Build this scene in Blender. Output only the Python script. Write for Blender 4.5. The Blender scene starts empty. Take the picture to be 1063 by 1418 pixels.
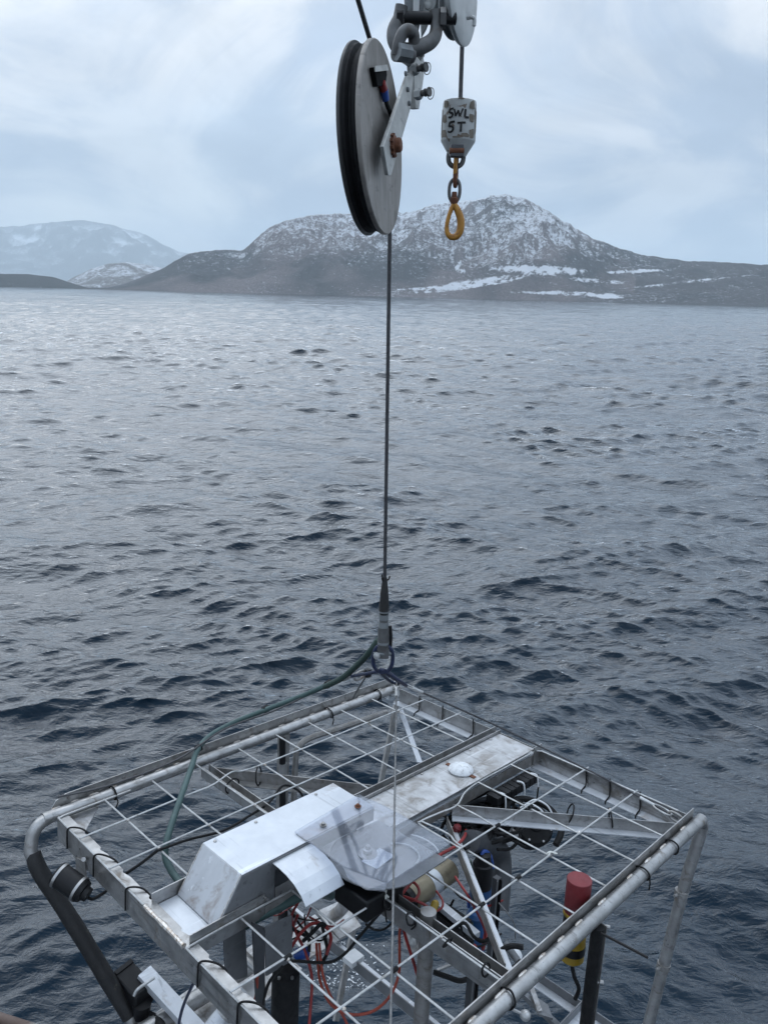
import bpy, math, random
import numpy as np
from mathutils import Vector, Matrix

random.seed(7)
rng = np.random.default_rng(11)
scene = bpy.context.scene
col = scene.collection
PI = math.pi

# ------------------------------------------------------------------ camera
CAMZ = 5.0
PITCH, ROLL = math.radians(15.8), math.radians(1.45)
fwd = Vector((0, math.cos(PITCH), -math.sin(PITCH)))
rt0 = Vector((1, 0, 0)); dn0 = fwd.cross(rt0)
right = rt0 * math.cos(ROLL) - dn0 * math.sin(ROLL)
down = rt0 * math.sin(ROLL) + dn0 * math.cos(ROLL)
CAM = Vector((0, 0, CAMZ))
cd = bpy.data.cameras.new('camera')
cam = bpy.data.objects.new('camera', cd); col.objects.link(cam)
M = Matrix.Identity(4)
for i in range(3):
    M[i][0], M[i][1], M[i][2], M[i][3] = right[i], -down[i], -fwd[i], CAM[i]
cam.matrix_world = M
cd.sensor_fit = 'VERTICAL'; cd.sensor_height = 36.0; cd.lens = 36.0 * 1065 / 1418
cd.clip_start = 0.05; cd.clip_end = 60000
scene.camera = cam

# ------------------------------------------------------------------ sky
SUN_EL, SUN_AZ = math.radians(52), math.radians(-35)      # azimuth from +Y, positive to the right
world = bpy.data.worlds.new("World"); scene.world = world
world.use_nodes = True
nt = world.node_tree; N = nt.nodes; Lk = nt.links
for n_ in list(N): N.remove(n_)
out = N.new('ShaderNodeOutputWorld'); bg = N.new('ShaderNodeBackground')
bg.inputs['Strength'].default_value = 0.1
sky = N.new('ShaderNodeTexSky'); sky.sky_type = 'NISHITA'; sky.sun_disc = False
sky.sun_elevation = SUN_EL; sky.sun_rotation = SUN_AZ
tc = N.new('ShaderNodeTexCoord'); sep = N.new('ShaderNodeSeparateXYZ')
Lk.new(tc.outputs['Generated'], sep.inputs[0])
mp = N.new('ShaderNodeMapping'); mp.inputs['Scale'].default_value = (1.0, 1.0, 1.9)
mp.inputs['Location'].default_value = (3.1, 0.6, 0.35)
Lk.new(tc.outputs['Generated'], mp.inputs[0])
def wnoise(scale, detail, rough, dist=0.0):
    n_ = N.new('ShaderNodeTexNoise'); n_.inputs['Scale'].default_value = scale
    n_.inputs['Detail'].default_value = detail; n_.inputs['Roughness'].default_value = rough
    n_.inputs['Distortion'].default_value = dist
    Lk.new(mp.outputs[0], n_.inputs['Vector']); return n_
def wramp(src, stops):
    r = N.new('ShaderNodeValToRGB'); e = r.color_ramp.elements
    while len(e) < len(stops): e.new(0.5)
    for el, (p, c) in zip(e, stops): el.position = p; el.color = (*c, 1)
    r.color_ramp.interpolation = 'EASE'
    Lk.new(src, r.inputs[0]); return r
def wmix(fac, a, b):
    m_ = N.new('ShaderNodeMix'); m_.data_type = 'RGBA'
    if isinstance(fac, float): m_.inputs[0].default_value = fac
    else: Lk.new(fac, m_.inputs[0])
    Lk.new(a, m_.inputs[6]); Lk.new(b, m_.inputs[7]); return m_.outputs[2]
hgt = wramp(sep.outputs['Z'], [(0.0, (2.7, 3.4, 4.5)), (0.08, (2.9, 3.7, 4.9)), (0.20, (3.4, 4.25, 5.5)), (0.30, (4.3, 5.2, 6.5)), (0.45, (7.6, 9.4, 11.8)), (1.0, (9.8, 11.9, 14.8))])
n1 = wnoise(3.4, 8, 0.56, 0.7)
cl = wramp(n1.outputs['Fac'], [(0.41, (0, 0, 0)), (0.585, (1, 1, 1))])
bright = wramp(sep.outputs['Z'], [(0.0, (4.6, 5.4, 6.4)), (0.12, (5.1, 5.7, 6.5)), (0.30, (6.7, 7.15, 7.75)), (0.5, (9.0, 10.6, 12.8)), (1.0, (11.2, 12.9, 15.2))])
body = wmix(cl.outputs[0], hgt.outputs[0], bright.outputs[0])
n2 = wnoise(1.5, 4, 0.5, 0.2)
gap = wramp(n2.outputs['Fac'], [(0.50, (0, 0, 0)), (0.66, (0.4, 0.4, 0.4))])
skys = N.new('ShaderNodeVectorMath'); skys.operation = 'MULTIPLY'; skys.inputs[1].default_value = (1.5, 1.38, 1.26)
Lk.new(sky.outputs[0], skys.inputs[0])
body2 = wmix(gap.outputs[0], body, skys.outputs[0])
n3 = wnoise(7.0, 7, 0.55, .5)
wisp = wramp(n3.outputs['Fac'], [(0.34, (.91, .92, .93)), (0.52, (1, 1, 1)), (0.70, (1.09, 1.08, 1.07))])
wm = N.new('ShaderNodeVectorMath'); wm.operation = 'MULTIPLY'; Lk.new(body2, wm.inputs[0]); Lk.new(wisp.outputs[0], wm.inputs[1])
# the cloud glows where the hidden sun stands behind it
dt_ = N.new('ShaderNodeVectorMath'); dt_.operation = 'DOT_PRODUCT'; nrm_ = N.new('ShaderNodeVectorMath'); nrm_.operation = 'NORMALIZE'
Lk.new(tc.outputs['Generated'], nrm_.inputs[0]); Lk.new(nrm_.outputs[0], dt_.inputs[0])
dt_.inputs[1].default_value = (math.sin(SUN_AZ) * math.cos(SUN_EL), math.cos(SUN_AZ) * math.cos(SUN_EL), math.sin(SUN_EL))
glow = wramp(dt_.outputs['Value'], [(0.62, (1, 1, 1)), (0.98, (1.36, 1.33, 1.28))])
gm_ = N.new('ShaderNodeVectorMath'); gm_.operation = 'MULTIPLY'; Lk.new(wm.outputs[0], gm_.inputs[0]); Lk.new(glow.outputs[0], gm_.inputs[1])
body2 = gm_.outputs[0]
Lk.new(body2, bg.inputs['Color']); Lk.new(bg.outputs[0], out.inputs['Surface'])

sd = bpy.data.lights.new('sun', 'SUN'); sd.energy = 0.6; sd.angle = math.radians(75); sd.color = (1.0, 0.97, 0.94)
sun = bpy.data.objects.new('sun', sd); col.objects.link(sun)
sdir = Vector((math.sin(SUN_AZ) * math.cos(SUN_EL), math.cos(SUN_AZ) * math.cos(SUN_EL), math.sin(SUN_EL)))
sun.rotation_euler = (-sdir).to_track_quat('-Z', 'Y').to_euler()
sun.location = (0, 0, 60)

scene.view_settings.view_transform = 'Standard'; scene.view_settings.look = 'None'
scene.view_settings.exposure = 0.32; scene.view_settings.gamma = 1.0
scene.view_settings.use_curve_mapping = False
scene.render.engine = 'CYCLES'
scene.cycles.use_denoising = True
scene.cycles.max_bounces = 8; scene.cycles.transparent_max_bounces = 12
scene.cycles.volume_bounces = 3
scene.cycles.caustics_reflective = False; scene.cycles.caustics_refractive = False

# ------------------------------------------------------------------ material helpers
def new_mat(name):
    m = bpy.data.materials.new(name); m.use_nodes = True
    nt = m.node_tree
    return m, nt.nodes, nt.links, nt.nodes['Principled BSDF']
def nz(N, L, coord, scale, detail=5, rough=0.55, dist=0.0, stretch=None):
    n_ = N.new('ShaderNodeTexNoise'); n_.inputs['Scale'].default_value = scale
    n_.inputs['Detail'].default_value = detail; n_.inputs['Roughness'].default_value = rough
    n_.inputs['Distortion'].default_value = dist
    if stretch:
        mpn = N.new('ShaderNodeMapping'); mpn.inputs['Scale'].default_value = stretch
        L.new(coord, mpn.inputs[0]); coord = mpn.outputs[0]
    L.new(coord, n_.inputs['Vector']); return n_.outputs['Fac']
def rp(N, L, src, stops, ease=False):
    r = N.new('ShaderNodeValToRGB'); e = r.color_ramp.elements
    while len(e) < len(stops): e.new(0.5)
    for el, (p, c) in zip(e, stops):
        el.position = p; el.color = (*c, 1) if not isinstance(c, (int, float)) else (c, c, c, 1)
    if ease: r.color_ramp.interpolation = 'EASE'
    L.new(src, r.inputs[0]); return r.outputs[0]
def mixc(N, L, fac, a, b):
    m_ = N.new('ShaderNodeMix'); m_.data_type = 'RGBA'
    for i, v in ((0, fac), (6, a), (7, b)):
        if isinstance(v, (int, float)): m_.inputs[i].default_value = v
        elif isinstance(v, tuple): m_.inputs[i].default_value = (*v, 1)
        else: L.new(v, m_.inputs[i])
    return m_.outputs[2]
def bump(N, L, bs, h, strength=0.2, dist=0.01):
    b = N.new('ShaderNodeBump'); b.inputs['Strength'].default_value = strength; b.inputs['Distance'].default_value = dist
    L.new(h, b.inputs['Height']); L.new(b.outputs[0], bs.inputs['Normal'])
SCR = {'dull_aluminium', 'stained_aluminium', 'dirty_aluminium', 'stainless_steel', 'weathered_steel', 'zinc_plate', 'cast_sheave_face', 'rust_stain_plate', 'mid_grey_panel'}
SPEC = {'black_plastic': .25, 'black_rubber': .2, 'wrapped_black_tape': .4, 'groove_rubber': .15, 'black_marker': .2}
def worn(name, c1, c2, metal=0.0, rough=(0.35, 0.6), scale=14, stain=None, stain_at=(0.58, 0.70), sscale=9, bstr=0.15, bscale=60, stretch=None):
    m, N, L, bs = new_mat(name)
    co = N.new('ShaderNodeTexCoord').outputs['Object']
    a = nz(N, L, co, scale, 6, 0.6, 0.3, stretch)
    c = mixc(N, L, rp(N, L, a, [(0.3, 0.0), (0.7, 1.0)]), c1, c2)
    bs.inputs['Metallic'].default_value = metal; bs.inputs['Specular IOR Level'].default_value = SPEC.get(name, .5)
    if stain:
        s = rp(N, L, nz(N, L, co, sscale, 7, 0.65, 0.6), [(stain_at[0], 0.0), (stain_at[1], 1.0)])
        c = mixc(N, L, s, c, stain)
        if metal:
            L.new(rp(N, L, s, [(0.0, metal), (1.0, metal * 0.3)]), bs.inputs['Metallic'])
    if name in SCR:
        s1 = rp(N, L, nz(N, L, co, 34, 3, .7, .15, (1, .05, 1)), [(.60, 0.0), (.68, .55)]); s2 = rp(N, L, nz(N, L, co, 26, 3, .7, .15, (.05, 1, 1)), [(.62, 0.0), (.70, .5)])
        c = mixc(N, L, s1, c, tuple(x * .55 for x in c2)); c = mixc(N, L, s2, c, tuple(min(1, x * 1.35) for x in c1))
        sp_ = rp(N, L, nz(N, L, co, 160, 2, .6), [(.70, 0.0), (.76, .8)]); c = mixc(N, L, sp_, c, tuple(x * .4 for x in c2))
    L.new(c, bs.inputs['Base Color'])
    r = nz(N, L, co, scale * 2.3, 5, 0.6, 0, stretch)
    L.new(rp(N, L, r, [(0.3, rough[0]), (0.7, rough[1])]), bs.inputs['Roughness'])
    if bstr: bump(N, L, bs, nz(N, L, co, bscale, 4, 0.6, 0, stretch), bstr, 0.004)
    return m
MT = {}
MT['steel'] = worn('stainless_steel', (.44, .435, .43), (.27, .265, .26), .85, (.26, .52), 16, (.13, .11, .09), (.55, .70), 13, .12)
MT['steel_dark'] = worn('weathered_steel', (.34, .33, .32), (.22, .21, .20), .75, (.35, .6), 20, (.12, .09, .07), (.55, .72), 18, .1)
MT['alu'] = worn('dull_aluminium', (.56, .58, .61), (.48, .50, .53), .45, (.34, .58), 11, (.27, .235, .21), (.60, .74), 6, .08)
MT['alu_stained'] = worn('stained_aluminium', (.52, .53, .55), (.42, .43, .45), .4, (.38, .6), 10, (.22, .175, .15), (.55, .70), 8, .08, 60, (.5, 1.6, .5))
MT['alu_dirty'] = worn('dirty_aluminium', (.50, .50, .51), (.31, .305, .30), .45, (.4, .62), 16, (.19, .17, .15), (.50, .66), 11, .1)
MT['rod'] = worn('galvanised_rod', (.56, .56, .555), (.34, .34, .335), .6, (.35, .55), 28, (.20, .18, .15), (.60, .70), 22, bstr=0.0)
MT['weld'] = worn('weld_bead', (.75, .74, .72), (.30, .22, .15), .6, (.3, .5), 90, None, bstr=.3)
MT['black'] = worn('black_plastic', (.005, .005, .006), (.010, .010, .011), 0, (.35, .55), 12, bstr=.05)
SPEC['matte_black'] = 0.03
MT['matte_black'] = worn('matte_black', (.010, .010, .011), (.018, .018, .019), 0, (.8, .95), 14, bstr=.05)
MT['rubber'] = worn('black_rubber', (.006, .006, .007), (.014, .014, .014), 0, (.55, .8), 30, bstr=.25)
MT['tape'] = worn('wrapped_black_tape', (.008, .008, .009), (.016, .015, .015), 0, (.35, .7), 24, (.10, .085, .06), (.64, .74), 22, .5, 45)
MT['orange'] = worn('orange_cable', (.28, .038, .014), (.18, .022, .012), 0, (.4, .6), 30, bstr=0)
MT['red'] = worn('red_cable', (.26, .018, .016), (.16, .012, .012), 0, (.4, .6), 30, bstr=0)
MT['red_cap'] = worn('red_plastic_cap', (.16, .013, .017), (.115, .011, .014), 0, (.45, .7), 15, (.05, .012, .012), (.60, .72), 22, .08)
MT['yellow'] = worn('yellow_plastic', (.30, .20, .015), (.22, .14, .015), 0, (.4, .6), 20, (.06, .045, .02), (.58, .70), 26, .08)
MT['hook_yellow'] = worn('worn_yellow_paint', (.46, .22, .03), (.36, .16, .025), .1, (.4, .6), 25, (.13, .045, .02), (.55, .66), 28, .3, 60)
MT['rust'] = worn('rust', (.17, .065, .03), (.09, .035, .02), .1, (.7, .9), 60, bstr=.6)
MT['blue'] = worn('blue_plastic', (.02, .07, .30), (.015, .05, .20), 0, (.35, .5), 15, bstr=0)
MT['blue_deep'] = worn('deep_blue_plastic', (.015, .09, .26), (.012, .05, .14), 0, (.3, .5), 15, bstr=0)
MT['navy'] = worn('navy_coated_steel', (.012, .022, .07), (.01, .014, .03), .2, (.35, .5), 40, bstr=.1)
MT['hose'] = worn('green_hose', (.05, .092, .088), (.03, .062, .06), 0, (.45, .65), 25, bstr=.1)
MT['green_dark'] = worn('dark_green_sleeve', (.02, .045, .035), (.012, .028, .024), 0, (.5, .7), 25, bstr=.1)
MT['wire'] = worn('steel_wire_rope', (.22, .22, .22), (.10, .10, .10), .7, (.4, .6), 80, bstr=.6, bscale=220)
MT['wire_dark'] = worn('greased_wire_rope', (.035, .035, .038), (.075, .075, .08), .4, (.4, .6), 80, bstr=.6, bscale=200)
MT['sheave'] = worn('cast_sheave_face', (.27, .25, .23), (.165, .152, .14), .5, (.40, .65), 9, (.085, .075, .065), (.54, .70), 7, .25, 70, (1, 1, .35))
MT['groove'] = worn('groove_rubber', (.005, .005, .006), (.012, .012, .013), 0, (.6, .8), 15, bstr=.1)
MT['sheave_shade'] = worn('cast_sheave_shade', (.05, .05, .05), (.03, .03, .03), .4, (.45, .65), 9, bstr=.1)  # darker copy for the far flange: backlit shade put into its colour
MT['plate'] = worn('zinc_plate', (.46, .46, .44), (.31, .31, .30), .5, (.4, .6), 16, (.22, .2, .17), (.58, .74), 14, .12)
MT['crane'] = worn('grey_crane_paint', (.20, .215, .22), (.12, .13, .135), .1, (.4, .6), 16, (.07, .06, .05), (.58, .7), 14, .2)
MT['crane_light'] = worn('pale_grey_crane_paint', (.50, .51, .50), (.38, .39, .385), .05, (.35, .55), 14, (.2, .19, .17), (.62, .72), 18, .1)
MT['shackle'] = worn('galvanised_shackle', (.13, .13, .13), (.075, .075, .075), .45, (.45, .65), 26, (.06, .045, .035), (.56, .7), 20, .25)
MT['block_paint'] = worn('chipped_white_paint', (.48, .49, .48), (.36, .37, .36), 0, (.45, .65), 22, (.15, .11, .08), (.60, .63), 34, .3)
MT['chip'] = worn('bare_patch', (.20, .175, .14), (.11, .09, .07), .2, (.6, .8), 60, bstr=.3)
MT['ink'] = worn('black_marker', (.012, .012, .012), (.03, .03, .03), 0, (.5, .7), 60, bstr=0)
MT['tan'] = worn('tan_anodised', (.24, .205, .14), (.17, .145, .10), .4, (.35, .55), 20, (.08, .065, .045), (.57, .70), 24, .1)
MT['white'] = worn('white_plastic', (.70, .71, .72), (.58, .59, .60), 0, (.4, .6), 14, bstr=.1)
MT['speckle'] = worn('speckled_white_coating', (.66, .67, .68), (.50, .51, .52), 0, (.5, .7), 45, (.36, .36, .36), (.56, .64), 60, .5, 90)
MT['tie_white'] = worn('white_cord', (.66, .66, .62), (.5, .5, .46), 0, (.6, .8), 50, bstr=0)
MT['darkgrey'] = worn('dark_grey_panel', (.075, .078, .085), (.05, .052, .056), .3, (.4, .6), 12, bstr=.05)
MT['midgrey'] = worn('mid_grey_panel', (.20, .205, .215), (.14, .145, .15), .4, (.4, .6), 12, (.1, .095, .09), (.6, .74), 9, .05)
MT['rail'] = worn('flaking_rail_paint', (.13, .095, .08), (.075, .045, .035), .05, (.6, .85), 22, (.22, .215, .20), (.55, .62), 13, .5, 40)
MT['ochre'] = worn('rust_stain_plate', (.56, .56, .57), (.46, .46, .47), .4, (.4, .6), 12, (.38, .22, .10), (.56, .72), 9, .06)

m, N_, L_, bs = new_mat('clear_acrylic')
for n_ in list(N_):
    if n_.type != 'OUTPUT_MATERIAL': N_.remove(n_)
o_ = [n for n in N_ if n.type == 'OUTPUT_MATERIAL'][0]
tr = N_.new('ShaderNodeBsdfTransparent'); tr.inputs[0].default_value = (.86, .88, .92, 1)
df = N_.new('ShaderNodeBsdfDiffuse'); df.inputs[0].default_value = (.62, .64, .70, 1)
gl = N_.new('ShaderNodeBsdfGlossy'); gl.inputs['Roughness'].default_value = .06
lw_ = N_.new('ShaderNodeLayerWeight'); lw_.inputs[0].default_value = .5
fp_ = N_.new('ShaderNodeMath'); fp_.operation = 'POWER'; fp_.inputs[1].default_value = 4.0; L_.new(lw_.outputs['Facing'], fp_.inputs[0])
fr = N_.new('ShaderNodeMath'); fr.operation = 'MULTIPLY_ADD'; fr.inputs[1].default_value = .9; fr.inputs[2].default_value = .05; L_.new(fp_.outputs[0], fr.inputs[0])
mx = N_.new('ShaderNodeMixShader'); mx2 = N_.new('ShaderNodeMixShader')
co_ = N_.new('ShaderNodeTexCoord').outputs['Object']
L_.new(rp(N_, L_, nz(N_, L_, co_, 11, 6, .6), [(.3, .045), (.75, .11)]), mx.inputs[0])
L_.new(tr.outputs[0], mx.inputs[1]); L_.new(df.outputs[0], mx.inputs[2])
L_.new(fr.outputs[0], mx2.inputs[0]); L_.new(mx.outputs[0], mx2.inputs[1]); L_.new(gl.outputs[0], mx2.inputs[2])
L_.new(mx2.outputs[0], o_.inputs[0])
MT['acrylic'] = m

# ------------------------------------------------------------------ mesh helpers
V3 = Vector
def smooth_path(pts, n=6, closed=False):
    P = [V3(p) for p in pts]
    if len(P) < 3: return P
    res = []; m_ = len(P); rngk = range(m_) if closed else range(m_ - 1)
    for i in rngk:
        if closed: p0, p1, p2, p3 = P[i - 1], P[i], P[(i + 1) % m_], P[(i + 2) % m_]
        else: p0, p1, p2, p3 = P[max(i - 1, 0)], P[i], P[i + 1], P[min(i + 2, m_ - 1)]
        for k in range(n):
            t = k / n
            res.append(0.5 * ((2 * p1) + (p2 - p0) * t + (2 * p0 - 5 * p1 + 4 * p2 - p3) * t * t + (3 * p1 - p0 - 3 * p2 + p3) * t ** 3))
    if not closed: res.append(P[-1])
    return res
class MB:
    def __init__(s): s.v = []; s.f = []
    def add(s, vs, fs):
        b = len(s.v); s.v += [V3(x) for x in vs]; s.f += [tuple(i + b for i in f) for f in fs]; return s
    def box(s, c, hx, hy, hz):
        c, hx, hy, hz = V3(c), V3(hx), V3(hy), V3(hz)
        vs = [c + a * hx + b * hy + d * hz for a in (-1, 1) for b in (-1, 1) for d in (-1, 1)]
        return s.add(vs, [(0, 1, 3, 2), (4, 6, 7, 5), (0, 4, 5, 1), (2, 3, 7, 6), (0, 2, 6, 4), (1, 5, 7, 3)])
    def bar(s, p0, p1, w, h, up=(0, 0, 1)):          # w across, h along up; p0-p1 is the centre line
        p0, p1 = V3(p0), V3(p1); d = (p1 - p0); u = V3(up); sd_ = d.cross(u).normalized(); u = sd_.cross(d).normalized()
        return s.box((p0 + p1) / 2, d / 2, sd_ * w / 2, u * h / 2)
    def prism(s, poly, off):
        n = len(poly); off = V3(off)
        vs = [V3(p) for p in poly] + [V3(p) + off for p in poly]
        return s.add(vs, [tuple(range(n))[::-1], tuple(range(n, 2 * n))] + [(i, (i + 1) % n, n + (i + 1) % n, n + i) for i in range(n)])
    def tube(s, path, r, seg=8, closed=False, caps=True, n=6, sm=True):
        P = smooth_path(path, n, closed) if sm else [V3(p) for p in path]
        rs = r if isinstance(r, (list, tuple)) else None
        m_ = len(P); vs = []; fs = []
        t0 = (P[1] - P[0]).normalized(); nrm = t0.orthogonal().normalized()
        for i in range(m_):
            if closed: t = (P[(i + 1) % m_] - P[i - 1]).normalized()
            else: t = (P[min(i + 1, m_ - 1)] - P[max(i - 1, 0)]).normalized()
            nrm = (nrm - t * nrm.dot(t)).normalized(); bn = t.cross(nrm)
            if rs:
                x = i / (m_ - 1) * (len(rs) - 1); k = min(int(x), len(rs) - 2); rr = rs[k] + (rs[k + 1] - rs[k]) * (x - k)
            else: rr = r
            for j in range(seg):
                a = 2 * PI * j / seg; vs.append(P[i] + (nrm * math.cos(a) + bn * math.sin(a)) * rr)
        for i in range(m_ if closed else m_ - 1):
            for j in range(seg):
                a, b = i * seg + j, i * seg + (j + 1) % seg
                c, d = ((i + 1) % m_) * seg + (j + 1) % seg, ((i + 1) % m_) * seg + j
                fs.append((a, b, c, d))
        if not closed and caps:
            fs.append(tuple(range(seg))[::-1]); fs.append(tuple(range((m_ - 1) * seg, m_ * seg)))
        return s.add(vs, fs)
    def cyl(s, p0, p1, r, seg=20): return s.tube([p0, p1], r, seg, sm=False)
    def lathe(s, p, axis, prof, seg=24):              # prof: (radius, height along axis)
        p, ax = V3(p), V3(axis).normalized(); e1 = ax.orthogonal().normalized(); e2 = ax.cross(e1)
        vs = []; fs = []
        for r, h in prof:
            for j in range(seg):
                a = 2 * PI * j / seg; vs.append(p + ax * h + (e1 * math.cos(a) + e2 * math.sin(a)) * max(r, 1e-5))
        for i in range(len(prof) - 1):
            for j in range(seg):
                fs.append((i * seg + j, i * seg + (j + 1) % seg, (i + 1) * seg + (j + 1) % seg, (i + 1) * seg + j))
        fs.append(tuple(range(seg))[::-1]); fs.append(tuple(range((len(prof) - 1) * seg, len(prof) * seg)))
        return s.add(vs, fs)
    def build(s, name, mat, parent=None, base=None, smooth=35, bevel=0):
        me = bpy.data.meshes.new(name)
        if base is None: base = V3(parent['_b']) if parent is not None and '_b' in parent else V3((0, 0, 0))
        me.from_pydata([tuple(x - base) for x in s.v], [], s.f); me.update()
        import bmesh
        bm = bmesh.new(); bm.from_mesh(me); bmesh.ops.recalc_face_normals(bm, faces=bm.faces); bm.to_mesh(me); bm.free()
        if smooth:
            me.polygons.foreach_set('use_smooth', [True] * len(me.polygons)); me.set_sharp_from_angle(angle=math.radians(smooth))
        me.materials.append(MT[mat] if isinstance(mat, str) else mat)
        o = bpy.data.objects.new(name, me); col.objects.link(o)
        if parent is not None:
            o.parent = parent; TEMP.append(o); o['_b'] = tuple(base)
        if bevel:
            md = o.modifiers.new('bevel', 'BEVEL'); md.width = bevel; md.segments = 2; md.limit_method = 'ANGLE'
        return o
TEMP = []
def tag(o, label=None, cat=None, group=None, kind=None):
    for k, v in (('label', label), ('category', cat), ('group', group), ('kind', kind)):
        if v: o[k] = v
    return o
# the hanging frame is a rigid box tilted a few degrees: x runs along its far-left rail, y towards the far-right rail, z is its own up
nW = V3((.025, .095, 1)).normalized()
LO = V3((-1.23841, 2.52073, CAMZ - 1.95961))
aU = V3((.69718591, .71182705, -.08505322)).normalized(); aV = aU.cross(nW).normalized(); aU = nW.cross(aV).normalized() * -1 if nW.cross(aV).dot(aU) < 0 else nW.cross(aV).normalized()
ML = Matrix.Identity(4)
for i in range(3): ML[i][0], ML[i][1], ML[i][2], ML[i][3] = aU[i], -aV[i], nW[i], LO[i]
MLi = ML.inverted()
LU, LV = 1.918, 1.711
def q(u, v, w=0.0): return V3((u, -v, w))
QU, QV, QW = q(1, 0, 0), q(0, 1, 0), q(0, 0, 1)
def ray(x, y): return right * ((x - 531.5) / 1065) + down * ((y - 709) / 1065) + fwd
def at(x, y, Y):                                      # world point Y metres out in the given direction
    d = ray(x, y); return CAM + d * (Y / d.y)
def lp(x, y, w=None, u=None, v=None):                 # point on the frame's own plane w= / u= / v=, in frame coordinates
    o = MLi @ CAM; d = MLi.to_3x3() @ ray(x, y)
    if u is not None: t = (u - o.x) / d.x
    elif v is not None: t = (-v - o.y) / d.y
    else: t = ((w or 0.0) - o.z) / d.z
    return o + d * t
def thing(name, label, cat, base=(0, 0, 0), group=None, lander=True):
    o = bpy.data.objects.new(name, None); col.objects.link(o); o.empty_display_size = .1
    base = V3(base)
    o.matrix_world = (ML if lander else Matrix.Identity(4)) @ Matrix.Translation(base)
    o['_b'] = tuple(base); TEMP.append(o)
    return tag(o, label, cat, group)
def single(mb, name, mat, label, cat, base, group=None, lander=True, smooth=35):
    o = mb.build(name, mat, None, V3(base), smooth)
    o.matrix_world = (ML if lander else Matrix.Identity(4)) @ Matrix.Translation(V3(base))
    return tag(o, label, cat, group)

# ------------------------------------------------------------------ numpy noise
def _hash(ix, iy, seed):
    h = (ix.astype(np.int64) * 374761393 + iy.astype(np.int64) * 668265263 + seed * 974634777) & 0x7fffffff
    h = ((h ^ (h >> 13)) * 1274126177) & 0x7fffffff
    return ((h ^ (h >> 16)) & 0xffff) / 65535.0
def vnoise(x, y, seed=0):
    ix, iy = np.floor(x), np.floor(y); fx, fy = x - ix, y - iy
    fx = fx * fx * fx * (fx * (fx * 6 - 15) + 10); fy = fy * fy * fy * (fy * (fy * 6 - 15) + 10)
    a, b, c, d = _hash(ix, iy, seed), _hash(ix + 1, iy, seed), _hash(ix, iy + 1, seed), _hash(ix + 1, iy + 1, seed)
    return (a * (1 - fx) + b * fx) * (1 - fy) + (c * (1 - fx) + d * fx) * fy
def fbm(x, y, oct=5, seed=0, ridged=False, gain=.5):
    s = 0; amp = 1; tot = 0
    for k in range(oct):
        n = vnoise(x * 2 ** k + 17.3 * k, y * 2 ** k - 9.1 * k, seed + k)
        if ridged: n = 1 - np.abs(2 * n - 1)
        s = s + amp * n; tot += amp; amp *= gain
    return s / tot
def grid_mesh(name, X, Y, Z, mat, attr=None):
    nr, nc = X.shape
    me = bpy.data.meshes.new(name)
    co = np.stack([X, Y, Z], -1).reshape(-1, 3).astype(np.float32)
    i = np.arange((nr - 1) * nc).reshape(nr - 1, nc)[:, :-1].reshape(-1)
    quads = np.stack([i, i + 1, i + nc + 1, i + nc], 1)
    me.vertices.add(len(co)); me.vertices.foreach_set('co', co.ravel())
    me.loops.add(quads.size); me.loops.foreach_set('vertex_index', quads.ravel().astype(np.int32))
    me.polygons.add(len(quads)); me.polygons.foreach_set('loop_start', np.arange(0, quads.size, 4, dtype=np.int32))
    me.polygons.foreach_set('use_smooth', np.ones(len(quads), dtype=bool))
    me.update(); me.validate()
    if attr:
        for k, a in attr.items():
            at_ = me.attributes.new(k, 'FLOAT', 'POINT'); at_.data.foreach_set('value', a.reshape(-1).astype(np.float32))
    me.materials.append(mat)
    o = bpy.data.objects.new(name, me); col.objects.link(o); return o

# ------------------------------------------------------------------ the sea
m, N_, L_, bs = new_mat('sea_water')
N_.remove(bs); o_ = [n for n in N_ if n.type == 'OUTPUT_MATERIAL'][0]
co_ = N_.new('ShaderNodeTexCoord').outputs['Object']
h1 = nz(N_, L_, co_, 9.0, 4, .6, .6, (.7, 1.6, 1)); h2 = nz(N_, L_, co_, 2.6, 4, .55, .4, (.7, 1.5, 1))
ad = N_.new('ShaderNodeMath'); ad.operation = 'MULTIPLY_ADD'; ad.inputs[1].default_value = 2.6
L_.new(h2, ad.inputs[0]); L_.new(h1, ad.inputs[2])
h3 = nz(N_, L_, co_, .95, 3, .55, .5, (.6, 1.5, 1)); ad3 = N_.new('ShaderNodeMath'); ad3.operation = 'MULTIPLY_ADD'; ad3.inputs[1].default_value = 6.0
L_.new(h3, ad3.inputs[0]); L_.new(ad.outputs[0], ad3.inputs[2]); ad = ad3
bp_ = N_.new('ShaderNodeBump'); bp_.inputs['Strength'].default_value = .9; bp_.inputs['Distance'].default_value = .022
L_.new(ad.outputs[0], bp_.inputs['Height'])
df = N_.new('ShaderNodeBsdfDiffuse'); df.inputs[0].default_value = (.0010, .0100, .0205, 1)
gl = N_.new('ShaderNodeBsdfGlossy'); gl.inputs['Roughness'].default_value = .05
lw_ = N_.new('ShaderNodeLayerWeight'); lw_.inputs[0].default_value = .5; L_.new(bp_.outputs[0], lw_.inputs['Normal'])
fp_ = N_.new('ShaderNodeMath'); fp_.operation = 'POWER'; fp_.inputs[1].default_value = 2.5; L_.new(lw_.outputs['Facing'], fp_.inputs[0])
fm_ = N_.new('ShaderNodeMath'); fm_.operation = 'MULTIPLY_ADD'; fm_.inputs[1].default_value = .97; fm_.inputs[2].default_value = .012; L_.new(fp_.outputs[0], fm_.inputs[0])
mx = N_.new('ShaderNodeMixShader'); L_.new(fm_.outputs[0], mx.inputs[0]); L_.new(df.outputs[0], mx.inputs[1]); L_.new(gl.outputs[0], mx.inputs[2])
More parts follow.
